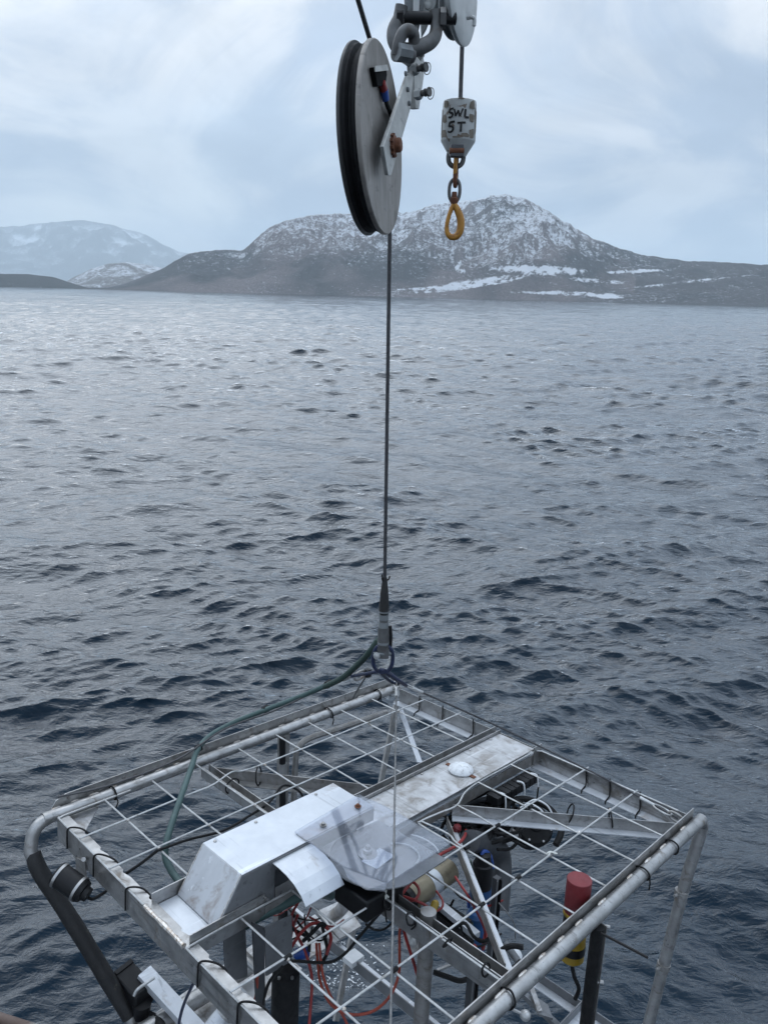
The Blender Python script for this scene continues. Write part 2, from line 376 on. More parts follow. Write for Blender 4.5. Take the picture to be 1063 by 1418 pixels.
L_.new(bp_.outputs[0], gl.inputs['Normal']); L_.new(mx.outputs[0], o_.inputs[0])
MT['sea'] = m
def waves(nth, th0, th1, r0, r1):
    dth = (th1 - th0) / nth
    nr = int(math.log(r1 / r0) / dth)
    r = r0 * np.exp(np.arange(nr + 1) * dth); th = np.linspace(th0, th1, nth + 1)
    RR, TT = np.meshgrid(r, th, indexing='ij')
    X = RR * np.sin(TT); Y = RR * np.cos(TT)
    DX = np.zeros_like(X); DY = np.zeros_like(X); DZ = np.zeros_like(X)
    g0 = fbm(X / 7.0 + 40, Y / 4.5 + 11, 3, 5); g1 = fbm(X / 16.0 + 4, Y / 9.0 + 7, 3, 8)
    gust = np.clip(.62 + 2.2 * (g0 - .32), .62, 1.6); farther = 1 + .8 * np.clip((r - 18) / 60, 0, 1)[:, None]
    side = np.clip(.5 + 1.5 * (g1 - .5) + .35 * np.sin(TT * 2.2), .12, 1)      # where the right-hand wave train is the stronger one
    wr = np.random.default_rng(3)
    ncomp = 190
    lam = np.exp(np.linspace(math.log(.13), math.log(15), ncomp))
    for k in range(ncomp):
        L0 = lam[k] * wr.uniform(.96, 1.04); ph = wr.uniform(0, 2 * PI)
        tr_ = k % 2                                                             # two crossing wave trains
        a = math.radians((20, -24)[tr_]) + wr.normal() * math.radians(16 if L0 < .6 else (9 if L0 < 5 else 8))
        kx, ky = math.sin(a) * 2 * PI / L0, -math.cos(a) * 2 * PI / L0
        slope = .066 if L0 < .5 else (.054 if L0 < 1.6 else (.031 if L0 < 5 else .021))
        A = slope * L0 / (2 * PI) * wr.uniform(.6, 1.35)
        nmax = min(nr + 1, int(math.log(max(L0 / 2.4 / dth, r0 * 1.01) / r0) / dth) + 1)
        if nmax < 2: continue
        sp = r[:nmax] * dth; wgt = np.clip((L0 / sp - 2.4) / 2.0, 0, 1)[:, None]
        p = kx * X[:nmax] + ky * Y[:nmax] + ph
        amp = A * wgt * (farther[:nmax] if .6 < L0 < 4 else 1.0) * (gust[:nmax] if L0 < 1.0 else 1.0) * (.72 if .6 < L0 < 5 else (side[:nmax] if tr_ else (1.12 - side[:nmax])))
        s_, c_ = np.sin(p), np.cos(p)
        kk = 2 * PI / L0
        DZ[:nmax] += amp * c_
        DX[:nmax] -= .8 * amp * kx / kk * s_; DY[:nmax] -= .8 * amp * ky / kk * s_
    return X + DX, Y + DY, DZ
Xw, Yw, Zw = waves(466, math.radians(-44), math.radians(44), 3.0, 2400)
sea = grid_mesh('sea', Xw, Yw, Zw, MT['sea']); tag(sea, kind='structure')
# the same sea carried on behind and beyond, coarser
far_sea = MB()
rr_ = [0.0, 3.0, 30, 300, 2600, 14000]
mb = MB()
n_out = 64
ring = lambda R_, z: [(R_ * math.sin(2 * PI * k / n_out), R_ * math.cos(2 * PI * k / n_out), z) for k in range(n_out)]
mb.add(ring(2500, -.35) + ring(16000, -.35), [(k, (k + 1) % n_out, n_out + (k + 1) % n_out, n_out + k) for k in range(n_out)])
o = mb.build('open_sea', 'sea'); tag(o, kind='structure')
mb = MB(); bk = [(math.radians(a)) for a in np.linspace(43.6, 316.4, 50)]
vs = [(r_ * math.sin(a), r_ * math.cos(a), -.06) for r_ in (0.5, 8, 60, 400, 2550) for a in bk]
mb.add(vs, [(i * 50 + j, i * 50 + j + 1, (i + 1) * 50 + j + 1, (i + 1) * 50 + j) for i in range(4) for j in range(49)])
o = mb.build('sea_astern', 'sea'); tag(o, kind='structure')

# ------------------------------------------------------------------ mountains
def mountain_mat(name, rock1, rock2, veg, snow_bias=0.0):
    m, N, L, bs = new_mat(name)
    co = N.new('ShaderNodeTexCoord').outputs['Object']
    at_ = N.new('ShaderNodeAttribute'); at_.attribute_name = 'snow'; sa = at_.outputs['Fac']
    av = N.new('ShaderNodeAttribute'); av.attribute_name = 'wood'; wa = av.outputs['Fac']
    f1 = nz(N, L, co, .075, 9, .82, .4); f2 = nz(N, L, co, .20, 6, .78, .3, (1, 1, .45)); f3 = nz(N, L, co, .006, 6, .6, .4)
    rock = mixc(N, L, rp(N, L, f2, [(.35, 0.0), (.68, 1.0)]), rock1, rock2)
    veg_c = mixc(N, L, rp(N, L, f1, [(.35, 0.0), (.62, 1.0)]), veg, tuple(c * 1.9 for c in veg))
    base = mixc(N, L, wa, rock, veg_c)
    sm = N.new('ShaderNodeMath'); sm.operation = 'ADD'; L.new(sa, sm.inputs[0])
    k1 = N.new('ShaderNodeMath'); k1.operation = 'MULTIPLY_ADD'; k1.inputs[1].default_value = 2.8; k1.inputs[2].default_value = -1.4; L.new(f1, k1.inputs[0])
    k2 = N.new('ShaderNodeMath'); k2.operation = 'MULTIPLY_ADD'; k2.inputs[1].default_value = 1.8; L.new(f2, k2.inputs[0])
    k2.inputs[2].default_value = -.9
    k3 = N.new('ShaderNodeMath'); k3.operation = 'ADD'; L.new(k1.outputs[0], k3.inputs[0]); L.new(k2.outputs[0], k3.inputs[1])
    L.new(k3.outputs[0], sm.inputs[1])
    mask = rp(N, L, sm.outputs[0], [(.36 - snow_bias, 0.0), (.78 - snow_bias, 1.0)])
    c = mixc(N, L, mask, base, (.70, .72, .76))
    L.new(c, bs.inputs['Base Color']); bs.inputs['Roughness'].default_value = .85
    bs.inputs['Specular IOR Level'].default_value = .15
    b = N.new('ShaderNodeBump'); b.inputs['Strength'].default_value = .9; b.inputs['Distance'].default_value = 12
    L.new(f2, b.inputs['Height']); L.new(b.outputs[0], bs.inputs['Normal'])
    return m
def ridge(name, prof, r_shore, r_top, r_back, mat, az0, az1, naz, nrr, seed, rough=.22, snowf=None, edge=None, power=.8):
    pa = np.array([p[0] for p in prof]); pt = np.array([p[1] for p in prof])
    az = np.linspace(az0, az1, naz); T = np.linspace(0, 1, nrr) ** 1.15
    te = np.interp(az, pa, pt)
    ks = max(3, int(naz * .006)) | 1
    te = np.convolve(np.pad(te, ks // 2, 'edge'), np.ones(ks) / ks, 'valid')
    te = te * (1 + .05 * (fbm(az * 1.1 + seed, az * 0 + .5, 5, seed + 31, True) - .6))
    wob = fbm(az / 5.0 + seed, az * 0 + 3, 4, seed)
    rs = r_shore * (1 + .05 * (fbm(az / 6.0, az * 0 + seed, 4, seed + 9) - .5))
    rt = r_top * (1 + .16 * (wob - .5))
    RR = rs[None, :] + (r_back - rs[None, :]) * T[:, None]
    A = np.radians(az)[None, :] + 0 * RR
    X, Y = RR * np.sin(A), RR * np.cos(A)
    t = (RR - rs[None, :]) / (rt - rs)[None, :]
    up = np.clip(t, 0, 1)
    S = 0.62 * up ** power + .38 * (3 * up ** 2 - 2 * up ** 3)
    bk_ = np.clip((RR - rt[None, :]) / (r_back - rt)[None, :], 0, 1)
    S = np.where(t > 1, 1 - .85 * bk_ ** 1.3, S)
    Hr = np.maximum(te * rt + CAMZ, .5)[None, :]
    n_big = fbm(X / 420 + seed, Y / 420, 5, seed, True) - .55
    n_sm = fbm(X / 90 + seed, Y / 130, 5, seed + 20, True) - .5
    hide = np.clip(1 - np.abs(t - 1) / .25, 0, 1)
    gull = fbm(X / 210 + 1.6 * fbm(X / 350, Y / 350, 3, seed + 3), Y / 330 + 1.6 * fbm(X / 350 + 9, Y / 350, 3, seed + 4), 5, seed + 5, True) - .55
    H = Hr * S * (1 + (rough * 1.9 * n_big + rough * 1.0 * gull) * (1 - .85 * hide)) + Hr * rough * .62 * n_sm * (1 - .82 * hide) * np.clip(up * 4, 0, 1)
    H = np.minimum(H, np.maximum(te * RR + CAMZ, .5) * (1 - .05 * np.clip(1 - t, 0, 1)))
    H = np.maximum(H, 0) * np.clip(t * 14, 0, 1) ** .5 - np.where(RR <= rs[None, :] * 1.0005, 3, 0)
    def box(a_, n, ax):
        c = np.cumsum(np.pad(a_, [(n + 1, n) if i == ax else (0, 0) for i in (0, 1)], 'edge'), ax)
        return (np.take(c, range(2 * n + 1, c.shape[ax]), ax) - np.take(c, range(0, c.shape[ax] - 2 * n - 1), ax)) / (2 * n + 1)
    cav = (box(box(H, 6, 0), 6, 1) - H) / np.maximum(Hr * .035, 2)
    dhx = np.gradient(H, axis=1) / np.maximum(np.gradient(A, axis=1) * RR, .1)
    snow, wood = snowf(X, Y, H, A, t, Hr)
    snow = snow + .22 * np.clip(cav, -1.2, 1.2) - .42 * np.clip(np.abs(dhx) - .28, 0, 1)
    return tag(grid_mesh(name, X, Y, H, mat, {'snow': snow, 'wood': wood}), kind='structure')
MAIN = [(-30, -.004), (-19.38, -.0001), (-18.44, .0036), (-16.99, .0142), (-15.78, .0231), (-14.8, .0335), (-13.96, .0422), (-12.59, .0456), (-11.52, .047), (-10.38, .0469), (-9.53, .0598), (-8.37, .0762), (-7.12, .0835), (-5.62, .0901), (-3.62, .0929), (-1.11, .0941), (.91, .0966), (2.9, .1055), (4.88, .1118), (6.84, .1178), (8.07, .118), (9.56, .1109), (10.83, .0998), (12.35, .0845), (13.86, .0701), (15.33, .0614), (16.79, .0535), (18.67, .0482), (20.5, .0453), (22.71, .044), (24.98, .0427), (30.5, .0379), (38, .03), (46, .02)]
def main_snow(X, Y, H, A, t, Hr):
    az = np.degrees(A); el = (H - CAMZ) / np.hypot(X, Y)
    hh = H / 300.0
    big = .7 * (fbm(X / 260, Y / 260, 5, 41) - .5)
    fall = np.clip((20 - az) / 8, 0, 1)
    s = .06 + .60 * np.clip((el - .018) / .062, 0, 1.1) * (.25 + .75 * fall) + 1.0 * big
    s -= .12 * np.clip((-9.0 - az) / 3, 0, 1)
    # open snowy fields low on the right-hand slope
    def patch(a0, e0, wa, we, slope, amp):
        d = ((az - a0) / (wa * 1.25)) ** 2 + ((el - e0 - slope * (az - a0)) / we) ** 2
        return amp * np.clip(1.25 - d, 0, 1)
    nn = fbm(az * 2.2, el * 260, 6, 77, False, .62) - .5
    f = patch(10.6, .0330, 3.0, .0060, -.0004, 1.0) + patch(5.8, .0150, 3.2, .0056, .0028, .9) + patch(3.0, .009, 2.6, .002, .0012, .6) + patch(16.8, .0335, 1.6, .0022, .001, .9) + patch(5.0, .0335, .45, .007, -.007, .8) \
        + patch(12.5, .0065, 3.2, .0028, .0, .7) + patch(15, .004, 1.2, .0026, 0, .9) + patch(20.0, .022, 3.5, .0016, .0022, .55) + patch(14.3, .022, 2.2, .003, -.001, .55)
    s = np.maximum(s, f * (1.1 + 4.0 * nn))
    w = np.clip(.78 - np.clip((el - .040) / .03, 0, 1) + 3.2 * (fbm(X / 170, Y / 260, 5, 61) - .5), 0, 1)
    w = np.where((az > 17), np.maximum(w, .8), w)
    return s, w
def q_snow(X, Y, H, A, t, Hr):
    b = fbm(X / 80, Y / 80, 5, 13) - .5
    return .42 + 1.0 * b + .35 * (H / Hr - .4), np.clip(.2 + b, 0, 1)
def head_snow(X, Y, H, A, t, Hr):
    b = fbm(X / 90, Y / 90, 4, 23) - .5
    return -.12 + .9 * b, np.clip(.9 + b, 0, 1)
def far_snow(X, Y, H, A, t, Hr):
    b = fbm(X / 420, Y / 1300, 5, 33) - .5; el = H / np.hypot(X, Y)
    band = np.sin(el * 500 + 9 * b) * .10
    return .16 + .9 * b + band + .25 * np.clip((el - .02) / .04, 0, 1), np.clip(.5 + b, 0, 1)
mm = mountain_mat('snowy_mountain', (.070, .056, .058), (.25, .205, .20), (.022, .022, .024))
ridge('mountain', MAIN, 1850, 2700, 3700, mm, -21.5, 44, 1100, 260, 1, .30, main_snow)
QUA = [(-24, -.006), (-22.54, -.0007), (-21.6, .0094), (-20.44, .0196), (-19.27, .0268), (-18.11, .0291), (-16.95, .0273), (-15.54, .0232), (-14.6, .0171), (-12.68, .0029), (-11, -.002)]
ridge('quarry_hill', QUA, 2700, 3050, 3500, mountain_mat('pale_hill', (.12, .11, .11), (.22, .20, .185), (.05, .046, .048)), -24, -11, 220, 110, 4, .2, q_snow)
HEAD = [(-60, .012), (-33.64, .0137), (-25.91, .0115), (-24.22, .0122), (-22.71, .0098), (-21.41, .0024), (-20.6, -.0012), (-19.5, -.003)]
ridge('headland', HEAD, 2300, 2500, 2800, mountain_mat('wooded_headland', (.035, .033, .035), (.06, .055, .055), (.018, .02, .02)), -60, -19.5, 320, 60, 6, .25, head_snow)
FAR = [(-70, .04), (-50, .05), (-36.73, .0523), (-29.61, .059), (-25.64, .0605), (-23.08, .0675), (-20.88, .0732), (-19.1, .0701), (-16.84, .0606), (-15.7, .0509), (-14.77, .0442), (-13.82, .0407), (-10.66, .0258), (-7.16, .0165), (0, .01), (10, .005)]
ridge('far_mountain', FAR, 9500, 12200, 14000, mountain_mat('distant_mountain', (.04, .042, .05), (.09, .09, .1), (.02, .025, .03)), -70, 8, 420, 130, 9, .2, far_snow)
# the air between: one box of thin haze round everything, open sky above it
mb = MB().box((0, 6700, 480), (14300, 0, 0), (0, 7800, 0), (0, 0, 484))
m = bpy.data.materials.new('haze'); m.use_nodes = True
for n_ in list(m.node_tree.nodes):
    if n_.type == 'BSDF_PRINCIPLED': m.node_tree.nodes.remove(n_)
pv = m.node_tree.nodes.new('ShaderNodeVolumePrincipled'); pv.inputs['Density'].default_value = .00011
pv.inputs['Color'].default_value = (.84, .94, 1.0, 1)
m.node_tree.links.new(pv.outputs[0], [n for n in m.node_tree.nodes if n.type == 'OUTPUT_MATERIAL'][0].inputs['Volume'])
o = mb.build('haze', m, smooth=0); tag(o, kind='stuff')

# ------------------------------------------------------------------ the hanging instrument frame
W0 = 0.0
frame = thing('equipment_cage', 'square stainless tube cage hanging over the water below the cable', 'cage', q(.96, .86, 0))
R = .024
# two bent pipe rails (far left and near right) that run on into the legs
MB().tube([q(1.90, 0, 0), q(1.0, 0, 0), q(.05, 0, 0), q(-.02, 0, -.002), q(-.068, .004, -.022), q(-.092, .012, -.075), q(-.086, .045, -.15), q(.02, .215, -.44), q(.125, .385, -.75), q(.33, .70, -1.36)], R, 14, n=8).build('pipe_rail', 'steel', frame)
MB().tube([q(-.02, LV, 0), q(.9, LV, 0), q(1.84, LV, 0), q(1.91, LV, -.004), q(1.945, LV, -.026), q(1.952, LV - .004, -.08), q(1.935, 1.675, -.35), q(1.90, 1.62, -1.0), q(1.88, 1.59, -1.4)], R, 14, n=8).build('pipe_rail', 'steel', frame)
for w_ in (-.36, -.72, -1.05):      # joints on the right-hand leg
    uu = 1.943 - .04 * (-w_); vv = 1.70 - .078 * (-w_)
    MB().cyl(q(uu, vv, w_ + .012), q(uu - .001, vv - .002, w_ - .012), R + .004, 14).build('pipe_joint', 'steel_dark', frame)
    MB().cyl(q(uu, vv, w_), q(uu - .05, vv - .01, w_ + .004), .006, 8).build('bolt', 'steel', frame)
MB().tube([q(-.0905, .024, -.105), q(-.083, .055, -.165), q(-.03, .14, -.305), q(.02, .215, -.44), q(.075, .302, -.60), q(.112, .364, -.712)], [.0265, .030, .031, .029, .031, .030, .031, .028, .0265], 14, n=5).build('tape_wrap', 'tape', frame)
# slotted strips welded along the pipes
def strip(v0, sgn, name, poly):
    s_ = MB().prism([q(u, v0, w) for u, w in poly], QV * (.004 * sgn)).build(name, 'steel', frame, smooth=0)
    return s_
sa = strip(-.027, -1, 'slotted_strip', [(-.01, -.006), (1.915, -.006), (1.915, .056), (.06, .056), (.02, .04)])
for u_ in (.02, .092, .171, .255, .37, .461, .545, .64, .768, .86, .945, 1.028, 1.122, 1.217, 1.316, 1.425, 1.537, 1.66, 1.80):
    l = random.uniform(.016, .024)
    MB().lathe(q(u_ - l, -.0245, .0115), QU, [(.001, 0), (.0045, .006), (.005, l), (.0045, 2 * l - .006), (.001, 2 * l)], 8).build('weld', 'weld', sa)
for u_ in (.07, .30, .70, 1.15, 1.55):
    MB().cyl(q(u_, -.0285, .036), q(u_, -.022, .036), .0075, 10).build('bolt', 'steel_dark', sa)
sc = strip(LV - .028, 1, 'slotted_strip', [(-.02, -.008), (1.90, -.008), (1.90, .05), (-.02, .05)])
for u_ in (.10, .25, .42, .55, .66, .763, .87, .977, 1.127, 1.324, 1.464, 1.589, 1.767):
    l = random.uniform(.018, .028)
    MB().lathe(q(u_ - l, LV - .010, .0225), QU, [(.001, 0), (.005, .006), (.0055, l), (.005, 2 * l - .006), (.001, 2 * l)], 8).build('weld', 'weld', sc)
for u_ in (.50, 1.30, 1.50, 1.86):
    MB().cyl(q(u_, LV - .0285, .024), q(u_, LV - .031, .024), .006, 10).build('bolt', 'steel_dark', sc)
# angle rail on the far right and folded channel rail on the near left
MB().prism([q(LU, .02, .0), q(LU, LV - .03, .0), q(LU, LV - .03, -.075), q(LU, .02, -.075)], QU * .004).build('angle_rail', 'steel', frame, smooth=0)
MB().prism([q(LU - .001, .02, -.071), q(LU - .001, LV - .03, -.071), q(LU - .05, LV - .03, -.071), q(LU - .05, .02, -.071)], QW * -.004).build('rail_flange', 'alu', frame, smooth=0)  # paler than the web: sky light on its top put into the colour
MB().prism([q(0, .03, .0), q(0, LV - .03, .0), q(0, LV - .03, -.085), q(0, .03, -.085)], QU * .004).build('channel_rail', 'steel', frame, smooth=0)
fl = [(.035, .004), (.035, .042)]
for k in range(9):                                   # cut-outs along the inner lip
    v_ = .16 + k * .17 + random.uniform(-.03, .03)
    fl += [(v_, .042), (v_ + .006, .036), (v_ + .012, .034), (v_ + .05, .042)]
fl = [(v, u) for v, u in fl if v < LV - .06] + [(LV - .04, .042), (LV - .04, .004)]
MB().prism([q(u, v, .0) for v, u in fl], QW * -.004).build('rail_flange', 'steel', frame, smooth=0)
MB().tube([q(.002, .693, .006), q(.001, .76, .008), q(.003, .83, .007), q(.002, .93, .006)], [.006, .009, .006, .010, .007, .009], 8).build('weld', 'weld', frame)
MB().prism([lp(91, 1129, w=-.03), lp(137, 1116, w=-.03), lp(116, 1155, w=-.03)], QW * -.005).build('gusset_plate', 'alu_dirty', frame, smooth=0)
# cross beams: upturned channels either side of the middle
def upchannel(name, p0, p1, w, h, t, mat='steel'):
    p0, p1 = V3(p0), V3(p1); d = (p1 - p0).normalized(); s_ = d.cross(QW).normalized()
    b = MB(); b.box((p0 + p1) / 2 - QW * h, (p1 - p0) / 2, s_ * w / 2, QW * t / 2)
    for g in (-1, 1): b.box((p0 + p1) / 2 - QW * (h / 2 - t / 2) + s_ * g * (w / 2 - t / 2), (p1 - p0) / 2, s_ * t / 2, QW * (h / 2))
    return b.build(name, mat, frame, smooth=0)
upchannel('cross_beam', q(.655, .03, -.012), q(.655, .68, -.012), .042, .045, .004)
upchannel('cross_beam', q(.655, 1.14, -.012), q(.655, LV - .03, -.012), .042, .075, .004)
def angle(name, p0, p1, h, w, t, side=1, mat='steel', lit_mat='alu', root=None):
    p0, p1 = V3(p0), V3(p1); d = (p1 - p0).normalized(); s_ = d.cross(QW).normalized() * side; up = s_.cross(d).normalized() * side
    o_ = MB().box((p0 + p1) / 2, (p1 - p0) / 2, s_ * t / 2, up * h / 2).build(name, mat, root or frame, smooth=0)
    MB().box((p0 + p1) / 2 - up * (h / 2 + t / 2) + s_ * w / 2, (p1 - p0) / 2 * .998, s_ * w / 2, up * t / 2).build('flange', lit_mat, root or frame, smooth=0)  # flange gets a paler material, painting in the light from above
    return o_
angle('diagonal_brace', q(.67, .035, -.045), q(1.16, .682, -.045), .05, .038, .004, 1, 'steel_dark', 'steel')
angle('diagonal_brace', q(1.26, .945, -.045), q(1.87, 1.66, -.045), .05, .038, .004, 1, 'steel', 'alu')
angle('diagonal_strut', q(1.23, .945, -.085), q(.70, 1.615, -.045), .045, .036, .004, -1, 'steel_dark', 'alu')
MB().bar(lp(549, 972, w=-.09), lp(527, 1085, w=-.45), .045, .012, (0, 1, .2)).build('leg', 'steel_dark', frame)
MB().bar(lp(527, 1085, w=-.45), q(1.1, .47, -1.3), .045, .012, (0, 1, .2)).build('leg', 'steel_dark', frame)
MB().bar(lp(554, 982, w=-.11), lp(581, 1056, w=-.24), .028, .006, (.3, .3, 1)).build('diagonal_strut', 'alu', frame)
MB().bar(q(1.12, -.004, -.02), q(1.12, -.004, -1.2), .042, .042, (1, 0, 0)).build('post', 'steel_dark', frame)
# the lower strip, bent down at its left end
MB().tube([q(1.85, -.01, -.13), q(1.5, -.01, -.115), q(1.29, -.01, -.105), q(1.225, -.01, -.13), q(1.205, -.01, -.19), q(1.20, -.01, -.5), q(1.20, -.01, -1.2)], .0155, 8, n=5).build('bent_bar', 'steel_dark', frame)
# central channel carrying the hood
CH0, CH1 = .694, .928
MB().prism([q(.006, CH0, -.012), q(LU - .02, CH0, -.012), q(LU - .02, CH1, -.012), q(.006, CH1, -.012)], QW * -.004).build('channel_floor', 'alu', frame, smooth=0)
MB().prism([q(.03, CH0 - .003, .034), q(LU - .01, CH0 - .003, .034), q(LU - .01, CH0 - .003, -.05), q(.03, CH0 - .003, -.05)], QV * -.004).build('channel_side', 'steel', frame, smooth=0)
MB().prism([q(.02, CH1 + .003, .034), q(.30, CH1 + .003, .034), q(.30, CH1 + .003, -.05), q(.02, CH1 + .003, -.05)], QV * .004).build('channel_side', 'steel', frame, smooth=0)
MB().prism([q(.302, CH1 + .003, -.012), q(LU + .01, CH1 + .003, -.012), q(LU + .01, CH1 + .003, -.062), q(.302, CH1 + .003, -.062)], QV * .004).build('channel_side', 'steel_dark', frame, smooth=0)
MB().prism([q(LU - .05, CH1 + .009, .03), q(LU + .012, CH1 + .009, .03), q(LU + .012, CH1 + .009, -.06), q(LU - .05, CH1 + .009, -.06)], QV * .004).build('end_plate', 'steel', frame, smooth=0)
# lower framework far below the mesh
BW = -.75
angle('lower_beam', q(.955, .22, BW), q(.955, 1.30, BW), .05, .06, .005, -1, 'midgrey', 'alu')
angle('lower_beam', q(1.485, 1.28, BW), q(1.485, 1.50, BW), .04, .04, .005, 1, 'midgrey', 'alu')
angle('lower_beam', q(1.485, 1.565, BW), q(1.485, 1.95, BW), .035, .036, .005, 1, 'midgrey', 'alu')
angle('lower_beam', q(1.505, 1.495, BW - .001), q(1.00, 1.495, BW - .001), .04, .04, .005, -1, 'midgrey', 'alu')
MB().bar(q(1.36, 1.30, BW), q(1.42, 1.56, BW - .12), .025, .02).build('lower_brace', 'midgrey', frame)
MB().bar(lp(735, 1368, w=BW), lp(747, 1402, w=BW), .02, .015).build('lower_brace', 'alu_dirty', frame)
MB().prism([lp(742, 1380, w=BW), lp(758, 1391, w=BW), lp(765, 1410, w=BW), lp(745, 1404, w=BW)], QW * -.01).build('lug_plate', 'midgrey', frame, smooth=0)
MB().prism([q(.12, .36, BW - .03), q(.78, .30, BW - .03), q(.80, .56, BW - .03), q(.12, .66, BW - .03)], QW * -.008).build('base_plate', 'alu_dirty', frame, smooth=0)
MB().cyl(q(.10, .455, BW + .03), q(.62, .455, BW + .03), .034, 16).build('base_tube', 'steel', frame)
MB().prism([lp(438, 1262, w=BW), lp(474, 1246, w=BW), lp(500, 1282, w=BW), lp(470, 1300, w=BW)], QW * -.012).build('foot_plate', 'alu_dirty', frame, smooth=0)
MB().prism([lp(395, 1290, w=BW), lp(436, 1266, w=BW), lp(470, 1302, w=BW), lp(428, 1326, w=BW)], QW * -.012).build('foot_plate', 'alu_dirty', frame, smooth=0)
MB().box(lp(489, 1327, w=BW + .02), QU * .035, QV * .03, QW * .012).build('lug_plate', 'white', frame, smooth=0)
MB().tube([lp(480, 1236, w=-.5), lp(478, 1250, w=-.58), lp(470, 1262, w=-.66), lp(455, 1272, w=-.70)], .028, 12).build('pipe_elbow', 'alu_dirty', frame)
# plates and stays under the hood
MB().prism([lp(310, 1296, v=.90), lp(340, 1284, v=.90), lp(343, 1352, v=.90), lp(313, 1362, v=.90)], QV * -.006).build('support_plate', 'midgrey', frame, smooth=0)
MB().prism([lp(367, 1284, v=.98), lp(404, 1268, v=.98), lp(405, 1330, v=.98), lp(369, 1352, v=.98)], QV * -.006).build('support_plate', 'midgrey', frame, smooth=0)
MB().prism([lp(350, 1278, v=.985), lp(366, 1285, v=.985), lp(368, 1425, v=.985), lp(357, 1425, v=.985)], QV * -.008).build('support_post', 'darkgrey', frame, smooth=0)
MB().cyl(lp(314, 1303, w=-.33), lp(357, 1345, w=-.36), .014, 10).build('stay', 'steel', frame)
MB().cyl(lp(323, 1303, w=-.36), lp(362, 1340, w=-.40), .007, 8).build('stay', 'steel_dark', frame)
pp = lp(593, 1262, w=.0)
op = MB().lathe(pp, -QW, [(.0225, 0), (.0265, 0), (.0265, 1.25), (.0225, 1.25), (.0225, .02), (.0225, .001)], 20).build('open_pipe', 'steel_dark', frame)
MB().cyl(pp - QW * .16, pp - QW * .006, .0224, 16).build('bore_shade', 'black', op)  # black plug painting the shade inside the open pipe

# ------------------------------------------------------------------ welded mesh panels tied to the frame
def rods(panel, lines, r=.0036):
    for pts in lines:
        MB().tube(pts, r, 6, n=5, sm=len(pts) > 2).build('rod', 'rod', panel)
def tie(panel, p, d, rad=.034, mat='rubber'):         # a cable tie looped round a rail whose axis is d
    d = V3(d).normalized(); e1 = d.cross(QW).normalized(); p = V3(p)
    n_ = 10; tilt = d * random.uniform(-.012, .012)
    pts = [p + (e1 * math.cos(a) + QW * math.sin(a) * .95) * rad * random.uniform(.95, 1.08) + tilt * math.sin(a) for a in [2 * PI * k / n_ for k in range(n_)]]
    MB().tube(pts, .0034, 5, closed=True, n=3).build('cable_tie', mat, panel)
    if random.random() < .6:
        b = p + e1 * rad * random.choice((-1, 1)) - QW * .01
        MB().tube([b, b - QW * .022 + d * .006, b - QW * .045 + d * random.uniform(-.01, .02)], .003, 5, n=3).build('tie_tail', mat, panel)
def tie_path(panel, pts):
    MB().tube(pts, .0034, 5, n=4).build('cable_tie', 'rubber', panel)
def tie_left(panel, v):
    j = random.uniform(-.01, .01)
    tie_path(panel, [q(-.005, v - .004, -.075), q(-.006, v, -.02), q(-.003, v, .006), q(.012, v + .012, .013), q(.035, v + .04 + j, .009), q(.047, v + .066 + j, -.004), q(.049, v + .07, -.03)])
def tie_right(panel, v):
    tie_path(panel, [q(LU + .008, v - .006, .004), q(LU - .003, v, .006), q(LU - .006, v + .004, -.02), q(LU - .008, v + .008, -.062), q(LU - .03, v + .012, -.067), q(LU - .053, v + .014, -.072), q(LU - .056, v + .015, -.085)])
pl = thing('mesh_panel', 'welded rod mesh panel on the far left half of the frame, beyond the hood', 'mesh panel', q(.9, .3, .01))
z = .004; z2 = z + .0086
rods(pl, [[q(.003, .685, z), q(.003, .35, z), q(.003, .06, z), q(.012, .035, z), q(.06, .03, z), q(.30, .03, z)]])
for u_ in (.19, .402, .613, .836, 1.05, 1.253, 1.473, 1.694): rods(pl, [[q(u_, -.008, z), q(u_ + random.uniform(-.004, .004), .683, z)]])
for v_ in (.222, .452):
    rods(pl, [[q(.0, v_, z2), q(.45, v_, z2), q(.56, v_ + .005, z2 + .003), q(.66, v_, z2 + .024), q(.74, v_ - .004, z2 + .004), q(1.0, v_, z2), q(1.89, v_, z2)] if v_ < .3 else [q(.0, v_, z2), q(1.92, v_, z2)]])
for v_ in (.13, .345, .58): tie_left(pl, v_)
for u_ in (.24, 1.41, 1.76): tie(pl, q(u_, .0, .002), QU, .029)
for v_ in (.17, .335, .54): tie_right(pl, v_)
tie(pl, q(.80, .225, -.03), q(.6, .8, 0), .04)
tie(pl, q(.655, .235, -.02), QV, .032)
pr = thing('mesh_panel', 'rod mesh panel on the near half, with a cut-out for the clear plate', 'mesh panel', q(.9, 1.3, .01))
rods(pr, [[q(.003, 1.68, z), q(.003, 1.3, z), q(.003, .97, z), q(.010, .945, z), q(.04, .94, z), q(.20, .94, z), q(.404, .945, z)]])
rods(pr, [[q(1.02, 1.20, z), q(1.02, .985, z), q(1.03, .972, z2), q(1.13, .982, z2), q(1.236, .985, z), q(1.34, .945, z), q(1.45, .93, z), q(1.65, .932, z), q(1.86, .935, z), q(1.905, .95, z), q(1.91, 1.0, z), q(1.912, 1.3, z), q(1.912, 1.62, z)]])
for v_, a, b in ((1.185, .0, 1.93), (1.43, .0, 1.915)): rods(pr, [[q(a, v_ - .01 if a == 0 else v_, z2), q(.6, v_, z2), q(b, v_ + .006, z2)]])
for u_, a in ((.20, .945), (.404, .95), (.612, 1.185), (.818, 1.185), (1.45, .93), (1.69, .935)): rods(pr, [[q(u_, a, z), q(u_ - .004, 1.68, z)]])
